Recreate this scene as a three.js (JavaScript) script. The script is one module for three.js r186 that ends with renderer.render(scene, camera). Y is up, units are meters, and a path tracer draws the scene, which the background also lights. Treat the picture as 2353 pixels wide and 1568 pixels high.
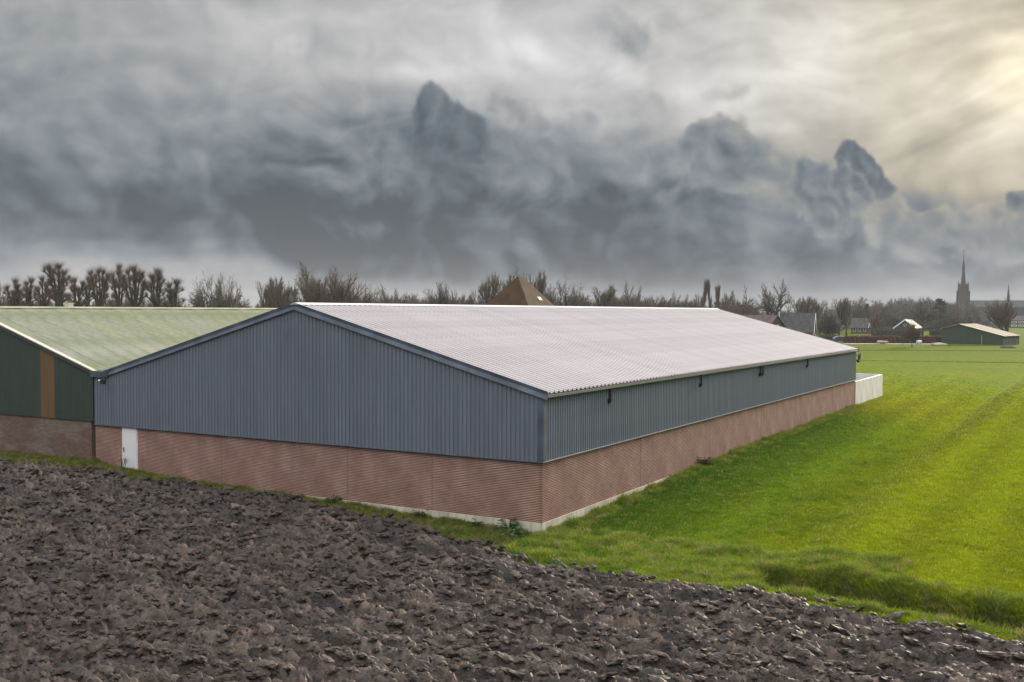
import * as THREE from 'three';
import { mergeGeometries } from 'three/addons/utils/BufferGeometryUtils.js';

// ---------------------------------------------------------------- camera, exposure, sun, sky
const EXPOSURE = 3.7;
const scene = new THREE.Scene();
const camera = new THREE.PerspectiveCamera(36.49, 1024 / 682, 0.3, 6000);
camera.position.set(-1.149, 8.42, 38.725);
camera.rotation.order = 'YXZ';
camera.rotation.set(-0.0284, 0, 0.0033);
const SUN_AZ = 0.575, SUN_EL = 0.235;                 // radians right of the view direction / above the horizon
const sunDir = new THREE.Vector3(Math.sin(SUN_AZ) * Math.cos(SUN_EL), Math.sin(SUN_EL), -Math.cos(SUN_AZ) * Math.cos(SUN_EL));
const sun = new THREE.DirectionalLight(new THREE.Color(1.0, 0.86, 0.66), 1.5);
sun.position.copy(sunDir).multiplyScalar(220);
sun.target.position.set(0, 0, 0);
sun.castShadow = true;
sun.shadow.radius = 22;
sun.shadow.mapSize.set(2048, 2048);
Object.assign(sun.shadow.camera, { left: -120, right: 120, top: 120, bottom: -120, near: 1, far: 600 });
scene.add(sun, sun.target);
scene.fog = new THREE.FogExp2(new THREE.Color(0.93, 0.95, 1.0), 0.00016);
const renderer = new THREE.WebGLRenderer({ antialias: true });
renderer.setSize(1024, 682);
renderer.toneMapping = THREE.LinearToneMapping;
renderer.toneMappingExposure = EXPOSURE;
renderer.shadowMap.enabled = true;

// ---------------------------------------------------------------- random numbers and noise
function rng(seed) {
  let s = seed >>> 0;
  return () => { s = (s + 0x6d2b79f5) | 0; let t = Math.imul(s ^ (s >>> 15), 1 | s); t = (t + Math.imul(t ^ (t >>> 7), 61 | t)) ^ t; return ((t ^ (t >>> 14)) >>> 0) / 4294967296; };
}
const PERM = new Uint8Array(512), GX = new Float32Array(256), GY = new Float32Array(256);
{
  const r = rng(77), p = [...Array(256).keys()];
  for (let i = 255; i > 0; i--) { const j = Math.floor(r() * (i + 1)); [p[i], p[j]] = [p[j], p[i]]; }
  for (let i = 0; i < 512; i++) PERM[i] = p[i & 255];
  for (let i = 0; i < 256; i++) { const a = r() * 6.2832; GX[i] = Math.cos(a); GY[i] = Math.sin(a); }
}
function noise(x, y, per = 256) {                    // gradient noise, about -0.7 .. 0.7, repeating every `per` cells
  const fx = Math.floor(x), fy = Math.floor(y), dx = x - fx, dy = y - fy;
  const x0 = ((fx % per) + per) % per, y0 = ((fy % per) + per) % per, x1 = (x0 + 1) % per, y1 = (y0 + 1) % per;
  const a = PERM[PERM[x0] + y0], b = PERM[PERM[x1] + y0], c = PERM[PERM[x0] + y1], d = PERM[PERM[x1] + y1];
  const u = dx * dx * dx * (dx * (dx * 6 - 15) + 10), v = dy * dy * dy * (dy * (dy * 6 - 15) + 10);
  const na = GX[a] * dx + GY[a] * dy, nb = GX[b] * (dx - 1) + GY[b] * dy, nc = GX[c] * dx + GY[c] * (dy - 1), nd = GX[d] * (dx - 1) + GY[d] * (dy - 1);
  const p = na + u * (nb - na), q = nc + u * (nd - nc);
  return p + v * (q - p);
}
function fbm(x, y, oct, per = 256) {
  let a = 1, s = 0;
  for (let i = 0; i < oct; i++) { s += a * noise(x + i * 17, y + i * 31, per); x *= 2; y *= 2; per = Math.min(256, per * 2); a *= 0.5; }
  return s;
}
function billow(x, y, oct) {
  let a = 1, s = 0;
  for (let i = 0; i < oct; i++) { s += a * (2.6 * Math.abs(noise(x + i * 13, y + i * 29)) - 0.35); x *= 2.03; y *= 2.03; a *= 0.54; }
  return s * 0.5;
}
const clamp = (x, a = 0, b = 1) => Math.min(b, Math.max(a, x));
const smooth = (a, b, x) => { const t = clamp((x - a) / (b - a)); return t * t * (3 - 2 * t); };
const mix = (a, b, t) => a + (b - a) * t;
const lin = (c) => { c /= 255; return c <= 0.04045 ? c / 12.92 : ((c + 0.055) / 1.055) ** 2.4; };
function piece(xs, ys, x) {                           // smooth interpolation through a few points
  if (x <= xs[0]) return ys[0];
  for (let i = 1; i < xs.length; i++) if (x <= xs[i]) return mix(ys[i - 1], ys[i], smooth(xs[i - 1], xs[i], x));
  return ys[ys.length - 1];
}

// ---------------------------------------------------------------- the sky: storm clouds, brighter towards the sun and overhead
const SKY_COLS = 13, SKY_Y = [-160, 0, 90, 180, 260, 340, 420, 500, 560, 600, 650, 700, 740];
const SKY_L = [
  175, 180, 190, 195, 200, 205, 195, 195, 205, 210, 205, 200, 195,
  168, 165, 172, 178, 186, 192, 182, 186, 200, 206, 202, 198, 196,
  158, 160, 166, 186, 186, 196, 204, 188, 204, 216, 216, 208, 232,
  148, 156, 166, 178, 186, 204, 216, 202, 216, 216, 212, 214, 250,
  134, 145, 150, 156, 162, 168, 192, 178, 200, 206, 204, 198, 220,
  116, 130, 138, 128, 132, 128, 138, 144, 150, 176, 188, 184, 202,
  106, 106, 114, 106, 106, 106, 110, 112, 120, 150, 172, 176, 186,
  112, 104, 100, 96, 96, 96, 99, 104, 112, 140, 148, 146, 152,
  128, 116, 108, 98, 92, 90, 94, 99, 110, 126, 134, 130, 134,
  146, 138, 130, 116, 104, 98, 98, 102, 108, 114, 118, 118, 124,
  164, 164, 162, 152, 150, 144, 132, 124, 122, 128, 132, 134, 142,
  174, 174, 170, 170, 174, 172, 162, 154, 152, 152, 152, 154, 156,
  176, 176, 174, 174, 176, 174, 166, 160, 158, 158, 158, 160, 162];
const CLOUDS = [                                      // [brightness, edge softness, strength, [x, y, r] ...]: cumulus heads standing in front of the bright sky
  [118, 1.1, 0.7, [960, 330, 100], [1060, 320, 90], [1160, 345, 90], [1260, 350, 85], [1360, 370, 85], [1460, 380, 80], [1560, 370, 80], [1660, 370, 80], [1750, 390, 75], [1820, 440, 70], [860, 380, 100]],
  [140, 0.9, 0.7, [1130, 252, 30], [1165, 268, 36], [1210, 276, 36], [1250, 296, 44], [1330, 300, 44], [1352, 262, 30], [1440, 120, 34], [1460, 90, 38], [1395, 60, 66], [1500, 240, 30], [1640, 225, 40], [1700, 215, 36]],
  [100, 0.6, 0.9, [985, 244, 38], [1020, 240, 36], [1046, 258, 34], [1004, 292, 52], [1064, 300, 44], [980, 336, 56], [1066, 340, 60], [1030, 390, 84]],
  [118, 0.8, 0.8, [1598, 296, 30], [1636, 302, 30], [1570, 318, 34], [1690, 324, 46], [1750, 338, 44], [1650, 360, 70], [1540, 372, 74], [1720, 400, 66]],
  [146, 0.6, 0.8, [1985, 490, 34], [2040, 494, 34], [2095, 500, 34], [2150, 492, 30], [2215, 502, 34], [2285, 508, 36], [2360, 512, 40], [2440, 512, 40], [2060, 540, 60], [2160, 545, 62], [2270, 550, 62], [2380, 555, 62]],
  [94, 0.36, 0.95, [1926, 352, 20], [1946, 350, 24], [1966, 368, 27], [1984, 394, 29], [2004, 424, 30], [2034, 446, 24], [1962, 406, 34], [1994, 444, 30], [1948, 384, 28]],
  [118, 0.4, 0.9, [1846, 384, 24], [1872, 396, 32], [1904, 404, 32], [1936, 420, 33], [1958, 440, 28], [1868, 434, 48], [1914, 450, 48], [1985, 466, 30], [1846, 424, 36], [1900, 490, 60]],
  [108, 0.45, 0.9, [2318, 472, 24], [2345, 478, 27], [2380, 470, 30]],
];
function skyFront(U, V, out) {
  const wx = fbm(U * 3.1 + 5, V * 5 + 9, 2), wy = fbm(U * 3.7 + 25, V * 6 + 3, 2);
  const X = 1176.5 + 2378 * U, Y = 716.5 - 2378 * V;
  const lowBand = smooth(760, 600, Y);                // the lowest bank lies level: less turbulence there
  let gx = (X + wx * 190 * lowBand) / 200, gy = Y + wy * 95 * lowBand;
  gx = clamp(gx, 0, SKY_COLS - 1.001);
  let r = 0; while (r < SKY_Y.length - 2 && gy > SKY_Y[r + 1]) r++;
  const ty = clamp((gy - SKY_Y[r]) / (SKY_Y[r + 1] - SKY_Y[r])), c = Math.floor(gx), tx = gx - c, sx = tx * tx * (3 - 2 * tx), sy = ty * ty * (3 - 2 * ty);
  const at = (i, j) => SKY_L[i * SKY_COLS + j];
  let L = mix(mix(at(r, c), at(r, c + 1), sx), mix(at(r + 1, c), at(r + 1, c + 1), sx), sy);
  const dark = smooth(195, 110, L), right = smooth(1250, 2000, X), left = smooth(900, 300, X);
  L = L < 138 ? 134 + (L - 138) * 1.08 : 134 + (L - 138) * 1.08;
  // heaped cloud: billows lit from the sun's side
  const bw = 0.035 * fbm(U * 9 + 3, V * 12 + 8, 3), B = (a, b) => billow(a * 8 + bw * 8, b * 10 - bw * 6, 5);
  const rel = B(U, V) - B(U + 0.013, V + 0.012);
  L += (54 * rel * (1 - 0.45 * left) + 13 * fbm(U * 7 + 2 + wy, V * 13 + 40 + wx, 5) + 12 * fbm(U * 24 + wx * 2, V * 34 + wy * 2, 5)) * (0.55 + 0.65 * dark) * lowBand * (1 - 0.4 * right * smooth(480, 380, Y));
  // high thin layer, streaked
  const su = U * 0.97 + V * 0.2, sv = V - U * 0.16;
  L += right * smooth(520, 380, Y) * (30 * fbm(su * 6 + wx, sv * 34 + wy * 2, 5) + 9 * fbm(su * 26 + 7, sv * 75 + wy * 3, 3));
  // slanting rain streaks on the left
  const ru = U * 0.86 - V * 0.5, rv = V * 0.86 + U * 0.5;
  L += left * smooth(250, 380, Y) * smooth(600, 480, Y) * 20 * fbm(ru * 3 + 60, rv * 26 + wx, 3);
  // cumulus heads
  const nx = fbm(U * 22 + 9, V * 22 + 4, 5), ny = fbm(U * 22 + 51, V * 22 + 33, 5);
  for (const [lum, soft, force, ...puffs] of CLOUDS) {
    let F = 0, low = 0; const wa = soft < 0.5 ? 24 : 36, px = X + wa * nx, py = Y + wa * ny;
    for (const [x, y, rad] of puffs) { const d = ((px - x) ** 2 + (py - y) ** 2) / (rad * rad); if (d < 2.6) { const k = (1 - d / 2.6) ** 2; F += k; low += k * (py - y) / rad; } }
    if (F < 0.02) continue;
    const fq = soft < 0.5 ? 48 : 30, b = billow(U * fq + lum + bw * 20, V * fq + 11, 5), b2 = billow(U * fq + lum + 0.3 + bw * 20, V * fq + 11.3, 5);
    const dens = F + (soft < 0.5 ? 0.5 : 0.36) * (b - 0.25), a = smooth(0.22, 0.22 + soft, dens) * force;
    if (a <= 0) continue;
    const edge = smooth(0.22 + soft * 1.5 + 0.35, 0.22 + soft * 0.6, dens), fall = smooth(-0.2, 1.1, low / F);
    const body = lum + 26 * (b - b2) + 20 * edge * (lum > 110 ? 1 : 0.3) + (L - lum) * (0.15 + 0.4 * fall);
    L = mix(L, body, a);
  }
  // colour: slate blue where dark, warm towards the sun
  const warm = smooth(1350, 2353, X) * smooth(115, 185, L) * smooth(640, 420, Y), low = smooth(600, 680, Y);
  const sunD = Math.hypot(X - 2395, (Y - 165) * 1.5), glow = Math.exp(-((sunD / 150) ** 2));
  L += 6 * glow;
  const cool = smooth(200, 105, L) * (1 - warm);
  out[0] = lin(clamp(L - 10 * cool + 9 * warm + 2 * low + 6 * glow, 0, 258));
  out[1] = lin(clamp(L + 0.5 * cool + 0.5 * warm, 0, 258));
  out[2] = lin(clamp(L + 9 * cool - 20 * warm - 12 * glow - 1 * low, 0, 255));
}
function buildSky() {
  const W = 4096, H = 2048, data = new Float32Array(W * H * 4), c = [0, 0, 0], k = 1 / EXPOSURE;
  for (let j = 0; j < H; j++) {
    const el = ((j + 0.5) / H - 0.5) * Math.PI, sy = Math.sin(el), cy = Math.cos(el), deg = el * 57.2958;
    if (deg < -1) { for (let i = 0; i < W; i++) data.set([0.12 * k, 0.13 * k, 0.1 * k, 1], (j * W + i) * 4); continue; }
    const base = piece([0, 3, 8, 19, 28, 38, 55, 90], [0.3, 0.15, 0.12, 0.14, 0.82, 1.45, 1.75, 1.9], deg);
    for (let i = 0; i < W; i++) {
      const phi = ((i + 0.5) / W - 0.5) * 2 * Math.PI, dx = cy * Math.cos(phi), dz = cy * Math.sin(phi), az = Math.atan2(dx, -dz);
      const o = (j * W + i) * 4;
      const w = smooth(1.0, 0.6, Math.abs(az)) * smooth(0.6, 0.33, el);
      let r = 0, g = 0, b = 0;
      if (w < 1) {
        const n = 1 + 0.35 * fbm(Math.sin(az) * 3 * cy + 40, (sy * 5 + Math.cos(az) * 3 * cy) + 20, 3);
        const s = Math.max(0, dx * sunDir.x + sy * sunDir.y + dz * sunDir.z), gl = 0.65 * s ** 7 + 0.45 * smooth(13, 26, deg) * s ** 2.5, back = 1 + 0.7 * smooth(15, 35, deg) * Math.max(0, -Math.cos(az)) * cy;
        r = base * n * back * 0.985 + gl * 1.05; g = base * n * back + gl * 0.98; b = base * n * back * 1.04 + gl * 0.85;
      }
      if (w > 0) { skyFront(Math.tan(az), Math.tan(Math.max(el, -0.01)) / Math.cos(az), c); r = mix(r, c[0], w); g = mix(g, c[1], w); b = mix(b, c[2], w); }
      data[o] = r * k; data[o + 1] = g * k; data[o + 2] = b * k; data[o + 3] = 1;
    }
  }
  const t = new THREE.DataTexture(data, W, H, THREE.RGBAFormat, THREE.FloatType);
  t.mapping = THREE.EquirectangularReflectionMapping;
  t.magFilter = t.minFilter = THREE.LinearFilter;
  t.needsUpdate = true;
  return t;
}
scene.background = scene.environment = buildSky();

// ---------------------------------------------------------------- helpers: geometry, names, labels, materials
class MB {                                            // collects triangles; uv in metres by the face's main direction
  constructor() { this.p = []; this.c = []; }
  tri(a, b, c) { this.p.push(a[0], a[1], a[2], b[0], b[1], b[2], c[0], c[1], c[2]); return this; }
  quad(a, b, c, d) { return this.tri(a, b, c).tri(a, c, d); }
  hexa(A, B) {                                        // two quads facing each other
    this.quad(A[0], A[1], A[2], A[3]).quad(B[3], B[2], B[1], B[0]);
    for (let i = 0; i < 4; i++) { const j = (i + 1) % 4; this.quad(A[i], B[i], B[j], A[j]); }
    return this;
  }
  box(x0, x1, y0, y1, z0, z1) { return this.hexa([[x0, y0, z1], [x1, y0, z1], [x1, y1, z1], [x0, y1, z1]], [[x0, y0, z0], [x1, y0, z0], [x1, y1, z0], [x0, y1, z0]]); }
  sweep(section, A, B) {                              // section: points (right, up) offsets given as functions of an end; A, B: arrays of 3-D points of equal length
    for (let i = 0; i < A.length; i++) { const j = (i + 1) % A.length; this.quad(A[i], B[i], B[j], A[j]); }
    for (let i = 1; i < A.length - 1; i++) { this.tri(A[0], A[i], A[i + 1]); this.tri(B[0], B[i + 1], B[i]); }
    return this;
  }
  tube(pts, rad, n = 5, cap = true) {
    let prev = null;
    for (let i = 0; i < pts.length; i++) {
      const a = pts[Math.max(0, i - 1)], b = pts[Math.min(pts.length - 1, i + 1)];
      let d = [b[0] - a[0], b[1] - a[1], b[2] - a[2]]; const l = Math.hypot(...d) || 1; d = d.map((x) => x / l);
      const h = Math.abs(d[1]) < 0.9 ? [0, 1, 0] : [1, 0, 0];
      let s = [d[1] * h[2] - d[2] * h[1], d[2] * h[0] - d[0] * h[2], d[0] * h[1] - d[1] * h[0]]; const sl = Math.hypot(...s); s = s.map((x) => x / sl);
      const t = [d[1] * s[2] - d[2] * s[1], d[2] * s[0] - d[0] * s[2], d[0] * s[1] - d[1] * s[0]];
      const ring = [];
      for (let k = 0; k < n; k++) { const q = (k / n) * 6.28319, c = Math.cos(q) * rad[i], e = Math.sin(q) * rad[i]; ring.push([pts[i][0] + s[0] * c + t[0] * e, pts[i][1] + s[1] * c + t[1] * e, pts[i][2] + s[2] * c + t[2] * e]); }
      if (prev) for (let k = 0; k < n; k++) this.quad(prev[k], prev[(k + 1) % n], ring[(k + 1) % n], ring[k]);
      else if (cap) for (let k = 1; k < n - 1; k++) this.tri(ring[0], ring[k + 1], ring[k]);
      prev = ring;
    }
    if (cap) for (let k = 1; k < n - 1; k++) this.tri(prev[0], prev[k], prev[k + 1]);
    return this;
  }
  twig(p, d, len, w) {                                // a thin three-sided spike
    const h = Math.abs(d[1]) < 0.9 ? [0, 1, 0] : [1, 0, 0];
    let s = [d[1] * h[2] - d[2] * h[1], d[2] * h[0] - d[0] * h[2], d[0] * h[1] - d[1] * h[0]]; const sl = Math.hypot(...s); s = s.map((x) => (x / sl) * w);
    const t = [d[1] * s[2] - d[2] * s[1], d[2] * s[0] - d[0] * s[2], d[0] * s[1] - d[1] * s[0]];
    const e = [p[0] + d[0] * len, p[1] + d[1] * len, p[2] + d[2] * len];
    const a = [p[0] + s[0], p[1] + s[1], p[2] + s[2]], b = [p[0] - s[0] / 2 + t[0] * 0.87, p[1] - s[1] / 2 + t[1] * 0.87, p[2] - s[2] / 2 + t[2] * 0.87], c = [p[0] - s[0] / 2 - t[0] * 0.87, p[1] - s[1] / 2 - t[1] * 0.87, p[2] - s[2] / 2 - t[2] * 0.87];
    return this.tri(a, b, e).tri(b, c, e).tri(c, a, e);
  }
  geo() {
    const g = new THREE.BufferGeometry(), p = new Float32Array(this.p), uv = new Float32Array((p.length / 3) * 2);
    for (let i = 0, k = 0; i < p.length; i += 9, k += 6) {
      const ux = p[i + 3] - p[i], uy = p[i + 4] - p[i + 1], uz = p[i + 5] - p[i + 2], vx = p[i + 6] - p[i], vy = p[i + 7] - p[i + 1], vz = p[i + 8] - p[i + 2];
      const nx = Math.abs(uy * vz - uz * vy), ny = Math.abs(uz * vx - ux * vz), nz = Math.abs(ux * vy - uy * vx);
      const [q, r] = ny > nx && ny > nz ? [0, 2] : nx > nz ? [2, 1] : [0, 1];
      for (let j = 0; j < 3; j++) { uv[k + j * 2] = p[i + j * 3 + q]; uv[k + j * 2 + 1] = p[i + j * 3 + r]; }
    }
    g.setAttribute('position', new THREE.BufferAttribute(p, 3));
    g.setAttribute('uv', new THREE.BufferAttribute(uv, 2));
    g.computeVertexNormals();
    return g;
  }
}
const used = new Map();
function numbered(n) { const k = used.get(n) || 0; used.set(n, k + 1); return k ? `${n}_${String(k).padStart(3, '0')}` : n; }
function lit(m) { m.castShadow = m.receiveShadow = true; return m; }
function thing(name, label, category, pos = [0, 0, 0], turn = 0, group) {
  const o = new THREE.Group(); o.name = numbered(name); o.position.set(...pos); o.rotation.y = turn;
  o.userData = { label, category }; if (group) o.userData.group = group;
  scene.add(o); return o;
}
function part(parent, name, g, mat, label) {
  const m = lit(new THREE.Mesh(g instanceof MB ? g.geo() : g, mat)); m.name = name; if (label) m.userData.label = label;
  parent.add(m); return m;
}
function struct(name, g, mat) { const m = lit(new THREE.Mesh(g instanceof MB ? g.geo() : g, mat)); m.name = numbered(name); m.userData.kind = 'structure'; scene.add(m); return m; }
function texture(n, fn, repeat = 1, srgb = true) {    // fn(x, y in 0..1) -> [r, g, b] 0..255
  const d = new Uint8Array(n * n * 4);
  for (let j = 0; j < n; j++) for (let i = 0; i < n; i++) { const c = fn(i / n, j / n); const o = (j * n + i) * 4; d[o] = clamp(c[0], 0, 255); d[o + 1] = clamp(c[1], 0, 255); d[o + 2] = clamp(c[2], 0, 255); d[o + 3] = 255; }
  const t = new THREE.DataTexture(d, n, n);
  t.wrapS = t.wrapT = THREE.RepeatWrapping; t.magFilter = THREE.LinearFilter; t.minFilter = THREE.LinearFilter; t.repeat.set(repeat, repeat);
  if (srgb) t.colorSpace = THREE.SRGBColorSpace;
  t.needsUpdate = true; return t;
}
const grayTex = (n, cells, oct, lo, hi, repeat, srgb = true) => texture(n, (x, y) => { const v = mix(lo, hi, clamp(0.5 + 0.75 * fbm(x * cells, y * cells, oct, cells))); return [v, v, v]; }, repeat, srgb);
const rgb = (r, g, b) => new THREE.Color().setRGB(r, g, b);
const std = (color, rough = 0.8, extra = {}) => new THREE.MeshStandardMaterial({ color, roughness: rough, metalness: 0, ...extra });

const streakTex = texture(512, (x, y) => { const v = 240 + 16 * fbm(x * 48, y * 3, 3, 48) + 16 * fbm(x * 6, y * 6, 4, 6); return [v, v, v]; }); streakTex.repeat.set(0.25, 0.06);
const stainTex = grayTex(512, 4, 6, 178, 255, 0.22);
const fineBump = grayTex(512, 16, 5, 90, 165, 0.5, false);
const concreteTex = texture(512, (x, y) => { const a = fbm(x * 4, y * 4, 6, 4), s = Math.max(0, fbm(x * 16, y * 2, 3, 2)); const v = 226 + 34 * a - 46 * s; return [v, v - 2 - 5 * s, v - 8 - 14 * s]; }, 0.3);
const barkTex = grayTex(256, 8, 5, 120, 255, 0.8);
const M = {
  blueSteel: new THREE.MeshPhysicalMaterial({ color: rgb(0.19, 0.222, 0.27), roughness: 0.6, specularIntensity: 0.35, map: streakTex, bumpMap: fineBump, bumpScale: 0.002 }),
  blueTrim: std(rgb(0.12, 0.15, 0.195), 0.6, { map: stainTex }),
  greyTrim: std(rgb(0.34, 0.335, 0.32), 0.45),
  roofSteel: std(rgb(0.5, 0.465, 0.475), 0.7, { map: streakTex }),
  whiteTrim: std(rgb(0.74, 0.72, 0.7), 0.4),
  mortar: std(rgb(1.0, 0.83, 0.69), 0.95, { map: stainTex }),
  brick: std(rgb(1, 1, 1), 0.88, { map: grayTex(256, 8, 4, 190, 255, 3) }),
  joint: std(rgb(0.2, 0.14, 0.12), 0.9),
  concrete: std(rgb(0.85, 0.8, 0.68), 0.9, { map: concreteTex, bumpMap: fineBump, bumpScale: 0.004 }),
  whiteConcrete: std(rgb(0.88, 0.84, 0.8), 0.8, { map: grayTex(256, 4, 5, 225, 255, 0.2), bumpMap: fineBump, bumpScale: 0.004 }),
  yard: std(rgb(0.07, 0.066, 0.064), 0.95, { map: stainTex }),
  white: std(rgb(0.9, 0.9, 0.89), 0.4),
  black: std(rgb(0.012, 0.0125, 0.014), 0.75),
  steelDark: std(rgb(0.05, 0.055, 0.06), 0.5),
  glass: std(rgb(0.05, 0.06, 0.07), 0.12),
  greenSteel: std(rgb(0.045, 0.068, 0.052), 0.6, { map: streakTex, bumpMap: fineBump, bumpScale: 0.002 }),
  amber: std(rgb(0.18, 0.115, 0.046), 0.5, { map: streakTex }),
  fibre: std(rgb(0.44, 0.43, 0.34), 0.9, { map: texture(512, (x, y) => { const a = fbm(x * 5, y * 5, 6, 5), b = fbm(x * 24, y * 24, 3, 24); return [222 + 36 * a + 18 * b, 226 + 26 * a + 18 * b, 204 + 50 * a + 14 * b]; }, 0.12), bumpMap: fineBump, bumpScale: 0.004 }),
  cream: std(rgb(0.7, 0.66, 0.5), 0.6),
  tileBrown: std(rgb(0.085, 0.04, 0.012), 0.92, { map: texture(512, (x, y) => { const a = fbm(x * 6, y * 6, 5, 6), b = fbm(x * 30, y * 30, 2, 30); return [214 + 50 * a + 40 * b, 218 + 40 * a + 40 * b, 200 + 40 * a + 40 * b]; }, 0.15) }),
  slate: std(rgb(0.085, 0.08, 0.085), 0.75, { map: stainTex }),
  redTile: std(rgb(0.15, 0.1, 0.095), 0.8, { map: stainTex }),
  farBrick: std(rgb(0.16, 0.1, 0.07), 0.9, { map: stainTex }),
  stone: std(rgb(0.06, 0.054, 0.053), 0.9, { map: stainTex }),
  spireSlate: std(rgb(0.018, 0.022, 0.034), 0.6),
  bark: std(rgb(0.06, 0.048, 0.036), 0.95, { map: barkTex }),
  mossBark: std(rgb(0.07, 0.062, 0.024), 0.95, { map: barkTex }),
  twigRed: std(rgb(0.125, 0.08, 0.057), 0.9),
  twigTan: std(rgb(0.115, 0.086, 0.058), 0.9),
  twigGrey: std(rgb(0.1, 0.08, 0.066), 0.9),
  conifer: std(rgb(0.025, 0.05, 0.028), 0.85),
  beech: std(rgb(0.16, 0.06, 0.035), 0.85),
  hedgeGreen: std(rgb(0.06, 0.085, 0.03), 0.9),
  sand: std(rgb(0.5, 0.44, 0.34), 0.95, { map: stainTex }),
  tarp: std(rgb(0.45, 0.3, 0.25), 0.6),
  carPaint: new THREE.MeshPhysicalMaterial({ color: rgb(0.05, 0.06, 0.08), roughness: 0.3, clearcoat: 1, clearcoatRoughness: 0.1 }),
  rubber: std(rgb(0.02, 0.02, 0.02), 0.9),
};

const SHADES = new Map();                             // three slightly different batches of one sheet colour
function shade(m) { if (!SHADES.has(m)) SHADES.set(m, [0.972, 1, 1.022].map((k) => { const q = m.clone(); q.color = m.color.clone().multiplyScalar(k); return q; })); return SHADES.get(m); }
// the shed's own directions: u runs along the near gable to the left, v along the long wall away from us; the near corner is the origin
const T = 0.5216, CT = Math.cos(T), ST = Math.sin(T), TURN = Math.PI / 2 - T;
const L3 = (u, v, h) => [v, h, -u];                   // (u, v, height) in a group turned by TURN
const toWorld = (u, v) => [-CT * u + ST * v, -ST * u - CT * v];
const toUV = (x, z) => [-CT * x - ST * z, ST * x - CT * z];

// ---------------------------------------------------------------- terrain
const gableGround = (u) => piece([0, 5, 10, 19, 22.4, 25.5, 34], [0, 0.17, 0.31, 0.42, 0.62, 0.86, 0.82], u);
const wallGround = (v) => piece([0, 8, 16, 30, 57, 70], [0, 0.2, 0.41, 0.5, 0.56, 0.6], v);
const soilEdge = (u) => piece([-60, -17, -13, -9, -2.5, 0.5, 6, 12, 18, 23, 27, 33, 60], [-14, -5.9, -5.3, -4.8, -4.5, -3.3, -1.8, -1.05, -1.3, -1.9, -3.1, -3.6, -6], u) + 0.28 * fbm(u * 0.7 + 3, 8, 3);
function ditchDip(u, v) {                              // the short ditch at the lower right
  const along = smooth(-8.7, -9.7, u + 0.5 * noise(v * 1.1, 3)), c = -2.3 - 0.16 * Math.max(0, -u - 9.5) + 0.25 * noise(u * 0.6, 7);
  return along * Math.exp(-((Math.abs(v - c) / 1.05) ** 4));
}
function ground(x, z) {
  const [u, v] = toUV(x, z);
  let h = gableGround(Math.max(u, 0)) * smooth(-14, -2, Math.min(0, v)) + wallGround(Math.max(v, 0)) * (1 - 0.55 * smooth(0, 8.5, -u));
  h += 0.3 * smooth(8.6, 11, -u) * smooth(-8, 6, v) - 0.1 * Math.exp(-(((-u - 8.7) / 0.7) ** 2)) * smooth(-1, 5, v);
  h += 0.12 * smooth(3, 12, -u) * smooth(6, -4, v);
  h -= 1.75 * ditchDip(u, v);
  h += 0.1 * fbm(x * 0.06, z * 0.06, 3);
  h = mix(h, 0.35, smooth(70, 160, Math.hypot(x - 20, z + 20)));
  for (const [zz, wd, dep] of [[-131, 1.3, 0.8], [-186, 1.6, 0.9]]) h -= dep * Math.exp(-(((z - zz - 0.02 * (x - 40)) / wd) ** 2)) * smooth(24, 34, x);
  return h - 0.25 * smooth(0.5, 2.5, soilEdge(u) - v) * smooth(16, 8, -v - 20);
}
const lines = (...runs) => { const s = []; for (const [a, b, st] of runs) { const n = Math.max(1, Math.round((b - a) / st)); for (let i = 0; i < n; i++) s.push(a + ((b - a) * i) / n); } s.push(runs[runs.length - 1][1]); return s; };
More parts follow.
